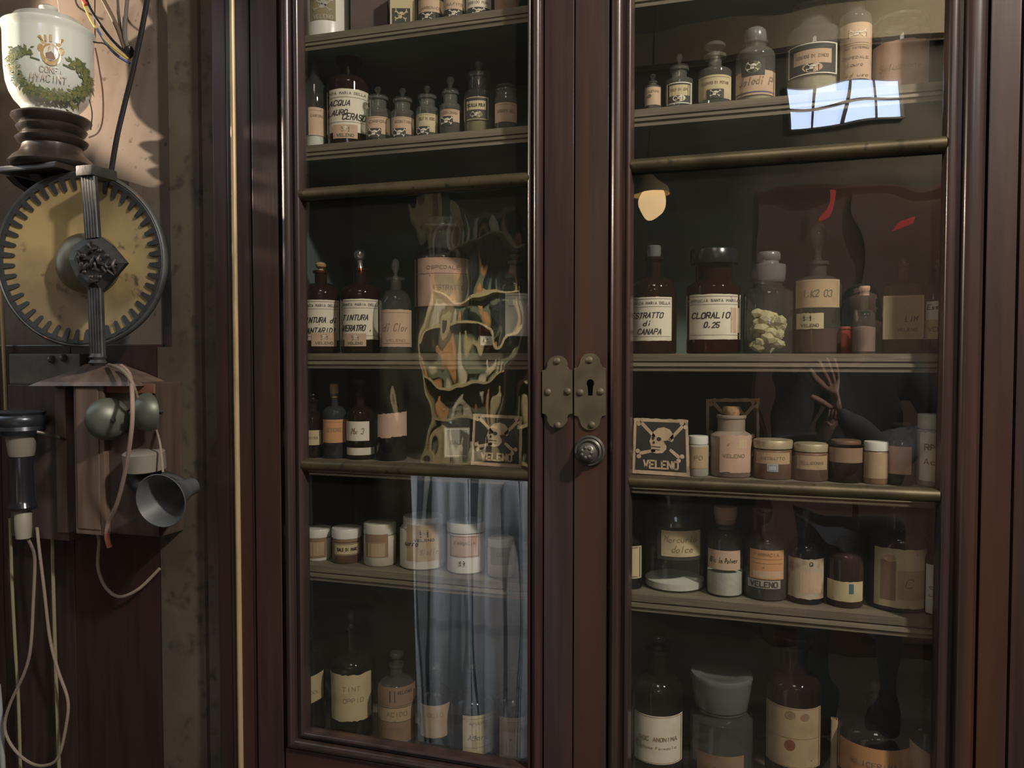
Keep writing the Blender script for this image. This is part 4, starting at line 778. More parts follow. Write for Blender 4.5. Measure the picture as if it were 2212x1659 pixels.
# bracket carrying the stand
brk = thing('wall_bracket', 'dark wall bracket under the turned stand', 'bracket', (at(113, 372, YU).x, .07, zst-.0003))
MB().box((-.085, -.19, -.012), (.075, 0, 0), .003).build('bracket_shelf', turned, brk)
MB().prism([(0, -.016), (-.17, -.016), (-.15, -.03), (-.06, -.06), (-.02, -.12), (0, -.14)], 'x', -.08, -.06).build('bracket_arm', turned, brk)
MB().prism([(0, -.016), (-.17, -.016), (-.15, -.03), (-.06, -.06), (-.02, -.12), (0, -.14)], 'x', -.02, .005).build('bracket_arm', turned, brk)

# ------------------------------------------------------------------ round brass dish with toothed ring
YD = -.075
dc = at(174, 561, YD); sd = scale(181, YD); RD = 190/sd
dish = thing('brass_dish', 'round yellow brass dish with grey toothed rim and fluted iron strap', 'wall dial', (dc.x, YD, dc.z), 0)
# turned a little towards the left, as the photo's ellipse shows
dish.rotation_euler = (0, 0, math.radians(14))
Mx = Rx(pi/2)
def dl(prof, n=64): return MB().lathe(prof, n, Mx)
dl([(RD*.955, .002), (RD*.975, .005), (RD*.993, .003), (RD*1.0, -.004), (RD*.985, -.014), (RD*.9, -.024), (0, -.028)], 72).build('outer_rim', iron_ring, dish, True, 60)
dl([(RD*.958, .001), (RD*.86, -.004), (RD*.6, -.014), (RD*.40, -.021), (RD*.30, -.024), (0, -.024)], 72).build('dish_bowl', brass_dish, dish, True, 60)
tm = MB(); NT = 44
for i in range(NT):
    a = 2*pi*(i+.5)/NT; L0 = RD*(.80 if i % 2 == 0 else .80); wt = 2*pi*RD*.86/NT*.24
    ca, sa = cos(a), sin(a)
    def tp(r, q, yy): return (r*ca-q*sa, yy, r*sa+q*ca)
    yb, yt = .004, .0005
    for (r0, r1) in ((RD*.80, RD*.945),):
        dyf = lambda r: .006+(RD*.935-r)*.10
        v = []
        for e in (0, .0022):
            v += [tp(r0, -wt*.7, dyf(r0)-.004-e), tp(r0-wt*.5, 0, dyf(r0)-.004-e), tp(r0, wt*.7, dyf(r0)-.004-e), tp(r1, wt*1.15, -.003-e), tp(r1, -wt*1.15, -.003-e)]
        tm.add(v, [(0, 1, 2, 3, 4), (5, 6, 7, 8, 9), (0, 1, 6, 5), (1, 2, 7, 6), (2, 3, 8, 7), (3, 4, 9, 8), (4, 0, 5, 9)])
dl([(RD*.955, .0025), (RD*.95, .0042), (RD*.90, .0035), (RD*.895, .0015)], 72)
tm.lathe([(RD*.965, .003), (RD*.955, .0045), (RD*.915, .003), (RD*.91, 0)], 72, Mx)
tm.build('toothed_ring', mat('dark_tooth_metal', (.045, .047, .05), .5, .3), dish, True, 30)
hc = at(168, 566, YD-.02)-dc; RH = 64/sd
hub = MB().lathe([(RH, -.022), (RH, .006), (RH*.97, .014), (RH*.8, .024), (RH*.5, .031), (0, .034)], 48, T((hc.x, -.0, hc.z)) @ Mx).build('hub', mat('dull_brass_hub', (.20, .17, .11), .4, .5, noise=(14, (.13, .11, .075), .4, .6, 4)), dish, True, 60)
# strap: fluted bar in front of the dish
YS = YD-.05
def fl(p0, p1, w0):
    a = at(*p0, YS)-dc; b = at(*p1, YS)-dc; mb = MB()
    d = (b-a).normalized(); n_ = Vector((d.z, 0, -d.x)); w_ = w0/scale(200, YS)/2
    pr = []
    nf = 5
    for i in range(nf):
        x0_ = -1+2*i/nf; x1_ = -1+2*(i+1)/nf; xm = (x0_+x1_)/2
        pr += [(x0_*w_, -.004), ((x0_*.6+xm*.4)*w_, -.0062), ((x1_*.6+xm*.4)*w_, -.0062)]
    pr += [(w_, -.004), (w_, .003), (-w_, .003)]
    v = [a+n_*q+Vector((0, y, 0)) for q, y in pr]+[b+n_*q+Vector((0, y, 0)) for q, y in pr]; n = len(pr)
    mb.add(v, [(i, (i+1) % n, (i+1) % n+n, i+n) for i in range(n)]+[tuple(range(n))[::-1], tuple(range(n, 2*n))]); return mb
_inv = Matrix.Rotation(-dish.rotation_euler.z, 4, 'Z')
def inrot(mb):
    mb.v = [_inv @ v for v in mb.v]; return mb
inrot(fl((193, 375), (202, 515), 36)).build('upper_strap', iron, dish)
inrot(fl((207, 620), (212, 770), 36)).build('lower_strap', iron, dish)
k0 = at(192, 368, YS)-dc
inrot(MB().box((k0.x-.02, -.062, k0.z-.012), (k0.x+.02, .0, k0.z+.008), .003)).build('strap_clasp', iron, dish, True)
k1 = at(213, 777, YS)-dc
inrot(MB().lathe([(.012, -.012), (.017, -.006), (.013, 0), (.016, .005), (.012, .012)], 24, T((k1.x, -.052, k1.z)))).build('strap_foot', iron, dish, True)
# rosette: a lozenge plate with modelled relief
ros = [(148, 560), (160, 530), (185, 512), (215, 512), (240, 530), (272, 568), (240, 605), (218, 632), (190, 628), (165, 600)]
mb = MB(); q = [at(a, b, YS-.002)-dc for a, b in ros]; cen = at(205, 568, YS-.010)-dc; n = len(q)
back = [v+Vector((0, .008, 0)) for v in q]; mid = [(v*.7+cen*.3)+Vector((0, -.006, 0)) for v in q]
mb.add(q+mid+back+[cen], [(i, (i+1) % n, (i+1) % n+n, i+n) for i in range(n)]+[(i+n, (i+1) % n+n, 3*n) for i in range(n)]+[(i, (i+1) % n, (i+1) % n+2*n, i+2*n) for i in range(n)]+[tuple(range(2*n, 3*n))])
inrot(mb).build('rosette_plate', iron, dish)
mb = MB(); rnd = random.Random(9)
for i in range(26):
    a = rnd.uniform(0, 2*pi); rr_ = 42*sqrt(rnd.random()); x, y = 207+rr_*cos(a)*1.1, 570+rr_*sin(a)
    p = at(x, y, YS-.011)-dc; l = rnd.uniform(.008, .014); a2 = rnd.uniform(0, pi)
    mb.tube([p+Vector((-l*cos(a2), .002, -l*sin(a2))), p+Vector((0, -.004, .002)), p+Vector((l*cos(a2), .002, l*sin(a2)))], .003, 6, 3)
for i in range(10):
    a = 2*pi*i/10; p = at(207+30*cos(a), 570+30*sin(a), YS-.012)-dc
    mb.lathe([(0, .004), (.003, .003), (.0045, 0)], 8, T(p) @ Mx)
inrot(mb).build('rosette_relief', mat('dark_relief', (.07, .06, .058), .4, .5), dish, True)
MB().box((-.012, .03, -.012), (.012, .14, .012)).build('mount_peg', iron, dish)

# ------------------------------------------------------------------ old wall telephone
YT = -.03
pc = at(200, 1000, YT)
ph = thing('wall_telephone', 'old dusty wooden wall telephone with two bells, horn and cord', 'telephone', (pc.x, 0, pc.z))
def q3(px_, py_, Y): return at(px_, py_, Y)-Vector((pc.x, 0, pc.z))
def pbox(x0, x1, y0, y1, Ya, Yb, nm, m, bev=.002):
    a = q3(x0, y1, Ya); b = q3(x1, y0, Ya); return MB().box((a.x, Ya, a.z), (b.x, Yb, b.z), bev).build(nm, m, ph)
pbox(24, 142, 832, 1158, .012, .048, 'backboard', phone_wood_d)
pbox(124, 140, 840, 1150, .008, .048, 'backboard_edge', phone_wood)
pbox(20, 172, 764, 830, .012, .047, 'terminal_board', phone_grey, .004)
for x, y in ((112, 776), (138, 773)):
    p = q3(x, y, .011); MB().lathe([(0, .009), (.005, .008), (.008, .004), (.009, 0)], 16, T(p) @ Mx).build('terminal_screw', metal_d, ph, True)
pbox(137, 163, 848, 1125, .040, .048, 'gap_shade_strip', slot, 0)  # black strip painting in the shade between backboard and box
# box with framed door seen at an angle
pbox(164, 338, 826, 1146, -.028, .047, 'telephone_box', phone_wood_d, .003)
a = q3(166, 1152, -.040); b = q3(224, 828, -.040)
MB().box((a.x, -.042, a.z), (b.x, -.028, b.z), .003).build('front_panel', phone_wood, ph)
MB().box((a.x+.008, -.0445, a.z+.012), (b.x-.012, -.041, b.z-.010), .002).build('raised_panel', phone_wood, ph)
a = q3(224, 828, -.028); b = q3(336, 850, -.028)
MB().box((a.x, -.033, b.z), (b.x, -.027, a.z), .001).build('top_fascia', mat('red_phone_wood', (.20, .085, .05), .5, noise=(8, (.12, .06, .04), .4, .6, 4)), ph)
# pagoda roof
rv = [(104, 828, -.03), (338, 830, -.03), (338, 830, .045), (104, 828, .045)]
lev = [(104, 338, 832, -.050, .045), (120, 322, 824, -.045, .045), (160, 285, 808, -.03, .045), (182, 245, 792, -.012, .04), (190, 238, 786, -.006, .035)]
v = []; f = []
for (x0, x1, y, Ya, Yb) in lev:
    p0 = q3(x0, y, 0); p1 = q3(x1, y, 0); v += [(p0.x, Ya, p0.z), (p1.x, Ya, p1.z), (p1.x, Yb, p1.z), (p0.x, Yb, p0.z)]
for i in range(len(lev)-1):
    for j in range(4): f.append((i*4+j, i*4+(j+1) % 4, (i+1)*4+(j+1) % 4, (i+1)*4+j))
f += [(3, 2, 1, 0), tuple(range(len(v)-4, len(v)))]
MB().add(v, f).build('roof', phone_wood, ph)
def bell(px_, py_, r_, Y, rot, nm='bell'):
    p = q3(px_, py_, Y); r = r_/scale(px_, Y); Mb = T(p) @ Rz(rot) @ Mx
    o = MB().lathe([(r, -.002), (r*1.0, .002), (r*.93, r*.30), (r*.75, r*.55), (r*.45, r*.72), (r*.15, r*.78), (0, r*.79)], 36, Mb).build(nm, bell_m, ph, True, 60)
    MB().lathe([(r*.95, -.002), (r*.88, r*.28), (r*.1, r*.6), (r*.1, -.03)], 24, Mb).build('bell_core', iron, ph, True)
    MB().lathe([(0, r*.79+.007), (.004, r*.79+.006), (.0055, r*.79+.002), (.0055, r*.76)], 12, Mb).build('bell_nut', metal_d, o, True)
bell(233, 905, 46, -.058, 1.05); bell(320, 890, 42, -.045, -.35)
# coil drum and horn
p = q3(312, 995, -.045); rd = 43/scale(312, -.045)
MB().lathe([(0, .020), (rd*.9, .020), (rd, .017), (rd, -.018), (rd*.93, -.020), (0, -.020)], 36, T(p) @ Rx(.10)).build('transmitter_drum', mat('dusty_drum', (.20, .18, .145), .6), ph, True)
MB().tube([q3(290, 1015, -.04), q3(300, 1040, -.04), q3(330, 1058, -.045)], .022, 14, 5).build('horn_elbow', iron, ph, True)
hp = q3(347, 1082, -.105); tp_ = q3(415, 1050, .0)
ax = (hp-tp_).normalized(); ql = ax.to_track_quat('Z', 'Y').to_matrix().to_4x4(); LH = (hp-tp_).length; rh = 60/scale(347, -.1)
MB().lathe([(rh*.32, 0), (rh*.36, LH*.25), (rh*.55, LH*.6), (rh*.85, LH*.9), (rh, LH), (rh*.97, LH+.001), (rh*.82, LH*.9), (rh*.50, LH*.6), (rh*.25, LH*.3), (0, LH*.2)], 40, T(tp_) @ ql).build('horn', horn_m, ph, True, 60)
MB().tube([q3(322, 1020, -.03), q3(370, 1030, -.01), tp_], .009, 10, 5).build('horn_arm', iron, ph, True)
MB().tube([q3(338, 930, -.03), q3(346, 960, -.055), q3(352, 1020, -.07)], .0022, 6, 4).build('bell_lead', beige_cord, ph, True)
MB().tube([q3(262, 790, -.03), q3(280, 810, -.055), q3(286, 860, -.125), q3(284, 930, -.13), q3(270, 1020, -.10), q3(252, 1090, -.07), q3(234, 1128, -.05), q3(230, 1158, -.045)], .0042, 8, 8).build('front_cord', mat('pinkish_cord', (.33, .235, .19), .75, bump=(200, .3)), ph, True)
MB().tube([q3(235, 788, -.02), q3(262, 798, -.06), q3(284, 824, -.09), q3(296, 858, -.07)], .0036, 8, 8).build('roof_cord', beige_cord, ph, True)
MB().tube([q3(231, 1150, -.045), q3(232, 1164, -.043), q3(237, 1182, -.04)], .0055, 8, 4).build('cord_end', mat('red_cord_tip', (.40, .13, .08), .6), ph, True)
MB().tube([q3(205, 1148, .0), q3(214, 1165, .0), q3(212, 1225, .01), q3(228, 1268, .02), q3(258, 1289, .025), q3(300, 1272, .03), q3(345, 1228, .044)], .0036, 8, 8).build('loop_cord', beige_cord, ph, True)
# receiver hanging at the left
YR = -.045
rc = at(51, 1165, YR); s5 = scale(51, YR)
rec = thing('telephone_receiver', 'black and beige telephone receiver hanging at the left picture edge', 'receiver', (rc.x, YR, rc.z))
zr = lambda y: at(51, y, YR).z-rc.z
rp = lambda p: p/s5
MB().lathe([(0, zr(935)), (rp(40), zr(938)), (rp(47), zr(928)), (rp(45), zr(920)), (rp(50), zr(912)), (rp(50), zr(902)), (rp(45), zr(896)), (rp(49), zr(890)), (rp(40), zr(886)), (0, zr(888))], 40, Ry(.0)).build('earpiece', mat('dark_blue_grey_metal', (.06, .065, .075), .3, .6), rec, True)
MB().lathe([(rp(24), zr(985)), (rp(27), zr(970)), (rp(30), zr(940)), (rp(30), zr(934))], 28).build('collar', mat('beige_collar', (.20, .18, .14), .6), rec, True)
MB().lathe([(0, zr(1100)), (rp(26), zr(1100)), (rp(29), zr(1094)), (rp(26), zr(1087)), (rp(23), zr(1080)), (rp(22), zr(1000)), (rp(24), zr(986)), (0, zr(985))], 28).build('grip', black_g, rec, True)
MB().lathe([(0, zr(1165)), (rp(15), zr(1162)), (rp(17), zr(1140)), (rp(17), zr(1108)), (rp(12), zr(1100)), (0, zr(1100))], 20).build('cord_socket', mat('cream_socket', (.30, .27, .21), .5), rec, True)
MB().tube([q3(90, 905, .012)+Vector((pc.x, 0, pc.z))-rc.xyz if False else Vector((rp(44), .0, zr(932))), Vector((rp(60), .02, zr(940))), Vector((rp(62), .06, zr(955)))], .004, 8, 4).build('hook_arm', metal_d, rec, True)
def cord(name, label, pts, r, m, cat='cord'):
    o = MB().tube([at(a, b, y) for a, b, y in pts], r, 8, 8).build(name, m, None, True); return tag(o, label, cat)
cord('receiver_cord', 'long beige cord looping down from the telephone receiver', [(51, 1112, -.05), (52, 1150, -.045), (66, 1175, -.03), (75, 1210, -.01), (72, 1300, .0), (66, 1400, .005), (52, 1455, .008), (22, 1520, .01), (10, 1570, .01), (26, 1612, .01), (60, 1645, .01), (95, 1654, .01), (126, 1635, .01), (144, 1560, .01), (146, 1510, .01), (126, 1450, .008), (108, 1380, .005), (95, 1270, .0), (84, 1180, .0), (80, 1140, .01)], .0034, beige_cord)
tag(cord('cord_strand', 'straight yellowish cord hanging down the board beside the receiver', [(22, 1120, .03), (26, 1260, .03), (33, 1400, .03), (40, 1520, .03), (48, 1800, .03)], .0036, cord_y), cat='cord')
tag(cord('cord_strand', 'straight yellowish cord hanging below the telephone backboard', [(113, 1140, .03), (115, 1260, .03), (119, 1400, .03), (123, 1520, .03), (132, 1800, .03)], .0040, cord_y), cat='cord')
cord('brass_rod', 'thin upright brass rod at the left picture edge above the receiver', [(2, 620, .035), (8, 760, .035), (13, 890, .035)], .004, gilt, 'rod')
cord('pale_pipe', 'pale pipe at the bottom left corner of the picture', [(-4, 1480, .02), (2, 1560, .02), (9, 1720, .02)], .0055, mat('pale_grey_pipe', (.32, .32, .33), .4), 'pipe')
# wires beside the urn
cord('black_cable', 'thick black cable hanging from above down to the brass dish', [(330, -60, .02), (318, 0, .015), (305, 70, .01), (285, 160, .0), (268, 230, -.01), (252, 300, -.03), (238, 386, -.06)], .0052, black, 'cable')
for nm, lb, pts, r, m in [
    ('yellow_wire', 'yellow wire in the bundle above the urn', [(168, -30, .02), (182, 12, .02), (200, 50, .02), (232, 92, .02), (278, 128, .02)], .0022, mat('yellow_wire_skin', (.60, .48, .10), .4)),
    ('black_wire', 'black wire beside the yellow one in the bundle above the urn', [(176, -30, .023), (192, 12, .023), (212, 46, .023), (244, 88, .023), (282, 124, .023)], .0030, black),
    ('blue_wire', 'blue wire below the yellow one leading to the bundle tip', [(210, 62, .02), (228, 92, .02), (250, 118, .02), (280, 137, .02)], .0026, mat('blue_wire_skin', (.10, .14, .36), .4)),
    ('red_wire', 'short red wire end at the top of the bundle', [(166, -34, .018), (176, -6, .018), (186, 10, .018)], .0040, mat('red_wire_skin', (.55, .10, .08), .4)),
    ('brown_cable', 'thick brown cable running diagonally into the wire bundle', [(212, -20, .03), (236, 24, .03), (256, 66, .03), (272, 112, .03)], .0048, mat('brown_cable_skin', (.12, .085, .055), .6)),
    ('dark_cable', 'thin dark cable left of the grey one above the bundle', [(253, -20, .035), (256, 30, .035), (264, 80, .035), (278, 112, .035)], .0030, mat('dark_cable_skin', (.07, .055, .045), .6)),
    ('grey_cable', 'grey-brown flat cable at the right of the wire bundle', [(276, -20, .03), (271, 30, .03), (270, 80, .03), (280, 110, .03)], .0048, mat('grey_cable_skin', (.13, .11, .095), .6)),
    ('thin_wire', 'thin dark vertical wire right of the urn rim', [(205, -20, .04), (205, 50, .04), (206, 92, .02)], .0012, iron),
    ('tie_wire', 'thin twisted wire tying the urn to the bundle', [(198, 90, -.02), (210, 92, .0), (228, 96, .01), (258, 122, .018)], .0016, iron),
    ('copper_wire', 'reddish thin wire bowing out right of the urn down to the stand', [(206, 104, .0), (213, 140, -.01), (222, 200, -.02), (222, 256, -.03), (212, 286, -.045), (192, 297, -.06)], .0016, mat('copper_wire_skin', (.14, .07, .05), .5)),
    ('steel_wire', 'short thin grey wire close to the lower right side of the urn', [(193, 215, -.03), (199, 245, -.03), (196, 280, -.045)], .0012, iron),
    ('white_wire', 'thin pale wire behind the urn lid', [(122, -20, .05), (128, 20, .05), (134, 52, .03)], .0012, mat('pale_wire_skin', (.45, .42, .38), .5))]:
    cord(nm, lb, pts, r, m, 'wire')
mb = MB(); p = at(280, 112, .03); mb.lathe([(0, -.012), (.008, -.010), (.010, 0), (.008, .010), (0, .013)], 16, T(p) @ Rx(.4)); tag(mb.build('cable_clip', black, None, True), 'black knot of tape gathering the cable bundle', 'clip')

# ------------------------------------------------------------------ the room behind the camera (seen only as reflections)
BY = -3.7
back_m = mat('dim_room_plaster', (.13, .115, .09), .9, noise=[(1.6, (.045, .045, .038), .42, .58, 4)])
st(MB().box((-3.4, BY-.1, 0), (3.2, BY, 4.2)).build('wall_back', back_m))
st(MB().box((-3.5, BY, 0), (-3.4, .2, 3.4)).build('wall_side', back_m))
def rect_at(x0, x1, y0, y1, D):
    a = mirror(x0, y1, D); b = mirror(x1, y0, D); return a.x, b.x, a.z, b.z
a, b, c, d = rect_at(1700, 1950, 165, 278, -BY-.02)
win = st(bpy.data.objects.new('window_1', None)); COL.objects.link(win); win.location = ((a+b)/2, BY, c)
sky = mat('daylit_sky_pane', (.3, .4, .6), .5, emit=((.56, .70, 1.0), 12.0))
W2 = (b-a)/2; H2 = d-c
for i in range(4):
    for j in range(2):
        x0_ = -W2+i*W2/2; z0_ = j*H2/2
        MB().box((x0_+.004, .012, z0_+.004), (x0_+W2/2-.004, .018, z0_+H2/2-.004)).build('window_pane', sky, win)
for i in range(5): MB().box((-W2+i*W2/2-.007, .0, 0), (-W2+i*W2/2+.007, .04, H2)).build('window_bar', iron, win)
for j in range(3): MB().box((-W2, .0, j*H2/2-.006), (W2, .04, j*H2/2+.006)).build('window_bar', iron, win)
def refl(name, label, cat, x0, x1, y0, y1, D, m, depth=.05):
    a, b, c, d = rect_at(x0, x1, y0, y1, D)
    return a, b, c, d
# lit shelves with bottles far behind, in the left door's wavy pane
a, b, c, d = rect_at(925, 1125, 420, 1000, 3.3)
ds = thing('back_shelf_unit', 'lit shelf unit across the room, seen as a reflection', 'shelf', ((a+b)/2, -3.3, 0))
hw = (b-a)/2
MB().box((-hw-.04, -.2, 0), (-hw, .02, d)).build('side_board', P_yel, ds)
MB().box((hw, -.2, 0), (hw+.04, .02, d)).build('side_board', wood, ds)
MB().box((-hw, -.22, 0), (hw, -.2, d)).build('back_board', mat('pale_green_back', (.20, .24, .17), .7), ds)
for k in range(6):
    z = c+(d-c)*k/6; MB().box((-hw, -.2, z-.02), (hw, 0, z)).build('shelf', P_yel, ds)
rnd = random.Random(2)
for k in range(6):
    z = c+(d-c)*k/6
    for i in range(4):
        xx = (a+b)/2-hw+.06+i*(2*hw-.1)/3.6; h = (d-c)/6*rnd.uniform(.5, .85); r = rnd.uniform(.03, .05)
        o = MB().lathe([(0, 0), (r, 0), (r, h*.65), (r*.4, h*.8), (r*.4, h), (0, h)], 16).build('back_bottle', [P_yel, P_cream, G_blue, P_orange, cream_pot][rnd.randrange(5)], None, True)
        o.location = (xx, -3.38, z); tag(o, 'bottle on the lit shelves across the room', 'bottle', 'bottles on the lit shelves across the room')
spot('shelf_fill_spot', ((a+b)/2+.1, -2.2, 2.2), ((a+b)/2, -3.4, 1.45), 210, 52, (1, .88, .62))  # added spot without a fixture, brightens the shelves for their reflection
# checked cloth hanging behind, in the lower left pane
a, b, c, d = rect_at(896, 1190, 1040, 1640, 1.3)
n = 60; v = []; f = []; fm = []; ck = [mat('pale_blue_cloth', (.50, .52, .55), .9), mat('dark_check', (.07, .09, .12), .9), mat('grey_check', (.36, .38, .41), .9)]
m_ = 30
for i in range(n+1):
    for j in range(m_+1):
        x = a+(b-a)*i/n; v.append((x, -1.3+.018*sin(i*.55)+.01*sin(i*.21+j*.1), max(.02, c+(d-c)*j/m_)))
for i in range(n):
    for j in range(m_):
        f.append((i*(m_+1)+j, (i+1)*(m_+1)+j, (i+1)*(m_+1)+j+1, i*(m_+1)+j+1))
        fm.append(1 if i % 20 in (3, 5) else (2 if j % 10 == 4 else 0))
cl = new_obj('stand_in_sheet', v, f, ck[0], None, True, mats=ck, fm=fm); cl.modifiers.new('t', 'SOLIDIFY').thickness = .003
tag(cl, 'pale grey-blue checked cloth hanging on a stand left of the camera, a reflection', 'cloth'); cl.name = 'stand_in_cloth'
stn = thing('cloth_stand', 'made-up iron stand carrying the stand-in cloth, left of the camera', 'stand', ((a+b)/2, -1.34, 0))
MB().tube([(-(b-a)/2-.02, 0, d+.01), ((b-a)/2+.02, 0, d+.01)], .008, 8, 1).build('rail', iron, stn)
for sg in (-1, 1):
    MB().tube([(sg*((b-a)/2+.01), 0, d+.01), (sg*((b-a)/2+.01), 0, .02)], .009, 8, 1).build('upright', iron, stn)
    MB().box((sg*((b-a)/2+.01)-.015, -.15, 0), (sg*((b-a)/2+.01)+.015, .15, .025)).build('foot', iron, stn)
# warm globe lamp
p = mirror(1402, 432, 3.0)
gl_ = thing('globe_lamp', 'warm glowing globe lamp across the room, seen as a reflection', 'lamp', (p.x, p.y, p.z))
MB().lathe([(.08*sin(pi*i/12)+1e-9 if 0 < i < 12 else 0, -.125*cos(pi*i/12)) for i in range(13)], 24).build('globe', mat('warm_globe', (1, .8, .5), .3, emit=((1, .66, .32), 7)), gl_, True)
MB().lathe([(.12, .0), (.10, .05), (.03, .09), (0, .09)], 24, T((0, 0, .06))).build('shade', P_yel, gl_, True)
MB().tube([(0, 0, .1), (0, 0, 1.4)], .004, 6, 1).build('hanging_cord', black, gl_)

area('back_wall_fill', (1.1, -2.7, 3.3), (1.3, -3.7, 2.6), .3, 80, (1, .88, .72))  # added light on the back wall, lifts the haze mirrored in the glass
a, b, c, d = rect_at(1300, 2100, 52, 78, 3.5)
tag(MB().box((a, -3.6, c), (b+.6, -3.5, d), .01).build('ceiling_beam', mat('pale_beam', (.45, .37, .24), .7), None), 'pale wooden beam across the room above the barred window, a reflection', 'beam')
p = mirror(1940, 482, 2.6); q_ = mirror(1778, 440, 2.8)
for nm, pp, hw_, hh_, lb in (('red_sign', p, .055, .02, 'wide red lit sign across the room, seen as a reflection'), ('red_lantern', q_, .02, .07, 'upright red lantern across the room, seen as a reflection')):
    o = MB().box((pp.x-hw_, pp.y-.02, pp.z-hh_), (pp.x+hw_, pp.y+.02, pp.z+hh_), .008).build(nm, mat(nm+'_glow', (.5, .05, .05), .5, emit=((1, .09, .08), 1.5)), None); tag(o, lb, 'light')
a, b, c, d = rect_at(1640, 2080, 375, 500, 2.9)
st_ = thing('red_stand_in_block', 'made-up dull red box across the room, put in for a pinkish reflection', 'cupboard', ((a+b)/2, -2.95, 0)); st_.name = 'red_reflection_box'  # made-up block, there only to tint the pane's reflection
MB().box((-(b-a)/2, -.3, 0), ((b-a)/2, 0, d), .02).build('body', mat('dull_red_paint', (.16, .06, .045), .6), st_)
for k in range(2): MB().box((-(b-a)/2+.03+k*(b-a)/2, .0, .1), ((k-.5)*0+k*(b-a)/2-.03, .015, d-.08), .004).build('stand_in_panel', mat('pinkish_red_paint', (.30, .17, .14), .6), st_)
# the person holding up a hand beside the camera
H = mirror(1800, 850, 1.2)
def skin(name, verts, edges, m, parent, root=0, lev=2):
    me = bpy.data.meshes.new(name); bm = bmesh.new(); L = bm.verts.layers.skin.verify()
    vs = []
    for i, (x, y, z, r_) in enumerate(verts):
        v = bm.verts.new((x, y, z)); rr = r_ if isinstance(r_, tuple) else (r_, r_); v[L].radius = rr; v[L].use_root = (i == root); vs.append(v)
    for a_, b_ in edges: bm.edges.new((vs[a_], vs[b_]))
    bm.to_mesh(me); bm.free(); me.materials.append(m)
    o = bpy.data.objects.new(name, me); COL.objects.link(o); o.parent = parent
    sk = o.modifiers.new('skin', 'SKIN'); sk.use_smooth_shade = True
    ss = o.modifiers.new('sub', 'SUBSURF'); ss.levels = lev; ss.render_levels = lev
    return o
px_, py_ = .34, -1.72
per = thing('person', 'person in dark jacket raising one hand, seen only as a reflection in the glass', 'person', (px_, py_, 0))
hx, hy, hz = H.x-px_, H.y-py_, H.z
clothm = mat('dark_jacket', (.05, .05, .06), .9, bump=(60, .3)); skinm = mat('skin', (.50, .30, .23), .55); trou = mat('dark_trousers', (.04, .045, .06), .9); hairm = mat('brown_hair', (.05, .03, .02), .7)
sx, sz = .19, 1.42
E_ = Vector((hx+.17, hy-.18, hz-.20)); Wd = Vector((hx+.03, hy-.03, hz-.05))
skin('jacket', [(0, 0, .98, (.17, .12)), (0, 0, 1.12, (.155, .11)), (0, 0, 1.28, (.18, .12)), (0, 0, 1.42, (.13, .10)), (0, 0, 1.50, .065), (-sx, .0, 1.43, .075), (sx, .0, 1.43, .075),
     (-.25, .03, 1.16, .055), (-.15, .22, 1.20, .042), (sx+.08, .10, 1.25, .055), (E_.x, E_.y, E_.z, .05), (Wd.x, Wd.y, Wd.z, .036)],
     [(0, 1), (1, 2), (2, 3), (3, 4), (3, 5), (3, 6), (5, 7), (7, 8), (6, 9), (9, 10), (10, 11)], clothm, per)
skin('trousers', [(0, 0, .98, (.16, .12)), (-.10, 0, .86, .095), (.10, 0, .86, .095), (-.11, .02, .48, .062), (.11, .02, .48, .062), (-.12, 0, .10, .05), (.12, 0, .10, .05)], [(0, 1), (0, 2), (1, 3), (2, 4), (3, 5), (4, 6)], trou, per)
for sg in (-1, 1): skin('shoe', [(sg*.12, -.04, .05, .045), (sg*.12, .06, .045, .045), (sg*.13, .17, .035, .035)], [(0, 1), (1, 2)], black, per)
hd = MB().lathe([(0, -.115), (.035, -.108), (.055, -.08), (.068, -.03), (.074, .02), (.072, .07), (.05, .105), (0, .12)], 24).build('head', skinm, per, True); hd.location = (-.0, .02, 1.63); hd.scale = (1, 1.18, 1)
for sg in (-1, 1):
    MB().lathe([(0, .004), (.011, .002), (.012, -.002), (0, -.004)], 12, T((sg*.028, .078, .0)) @ Rx(-pi/2)).build('eye', mat('eye_dark', (.05, .03, .02), .3), hd, True)
    MB().lathe([(0, .01), (.012, .006), (.018, -.006), (0, -.008)], 12, T((sg*.074, .0, -.005)) @ Rz(0) @ Ry(sg*pi/2)).build('ear', skinm, hd, True)
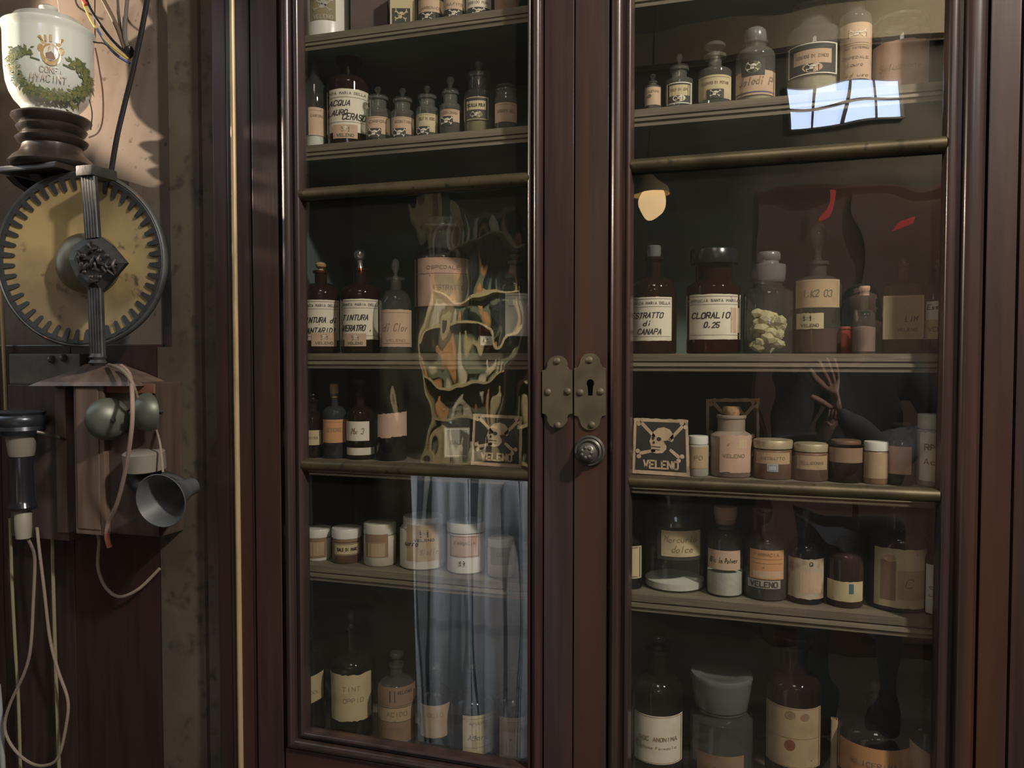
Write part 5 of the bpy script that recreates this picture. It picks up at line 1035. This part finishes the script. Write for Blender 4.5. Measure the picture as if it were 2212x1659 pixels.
MB().tube([(0, .072, .012), (0, .088, -.012), (0, .098, -.026), (0, .084, -.034)], .009, 8, 4).build('nose', skinm, hd, True)
MB().tube([(-.022, .066, -.058), (0, .076, -.056), (.022, .066, -.058)], .004, 6, 4).build('mouth', mat('lips', (.40, .16, .13), .5), hd, True)
MB().lathe([(.078, -.02), (.082, .03), (.078, .08), (.052, .118), (0, .132)], 24, T((0, -.012, .0))).build('hair', hairm, hd, True)
MB().tube([(0, 0, 1.46), (0, .01, 1.55)], .05, 16, 1).build('neck', skinm, per, True)
# raised open hand: palm and five fingers
up_ = Vector((-.42, .15, .90)).normalized(); side = up_.cross(Vector((0, 1, 0))).normalized(); out_ = Vector((0, 1, 0))
def HP(u, v_, w_=0): q = Wd+up_*u+side*v_+out_*w_; return (q.x, q.y, q.z)
vs = [(*HP(0, 0), (.026, .019)), (*HP(.045, 0), (.034, .015)), (*HP(.085, 0), (.036, .013))]; es = [(0, 1), (1, 2)]
for k, (off, ln) in enumerate(((-.030, .062), (-.010, .074), (.010, .078), (.030, .068))):
    b_ = len(vs); vs += [(*HP(.098, off), .0095), (*HP(.098+ln*.5, off*1.35, .006), .0088), (*HP(.098+ln, off*1.5, .018), .007)]; es += [(2, b_), (b_, b_+1), (b_+1, b_+2)]
b_ = len(vs); vs += [(*HP(.035, .036, .006), .012), (*HP(.065, .060, .012), .0105), (*HP(.092, .070, .016), .0085)]; es += [(1, b_), (b_, b_+1), (b_+1, b_+2)]
skin('raised_hand', vs, es, skinm, per)
vs = [(-.15, .22, 1.20, .03), (-.12, .27, 1.25, (.035, .016)), (-.10, .30, 1.30, .012)]; es = [(0, 1), (1, 2)]
for k in range(4):
    b_ = len(vs); vs += [(-.14+.02*k, .29, 1.29, .0095), (-.14+.02*k, .32, 1.32, .0088), (-.135+.02*k, .33, 1.36, .007)]; es += [(1, b_), (b_, b_+1), (b_+1, b_+2)]
b_ = len(vs); vs += [(-.085, .27, 1.27, .011), (-.06, .29, 1.30, .0095)]; es += [(1, b_), (b_, b_+1)]
skin('lower_hand', vs, es, skinm, per)
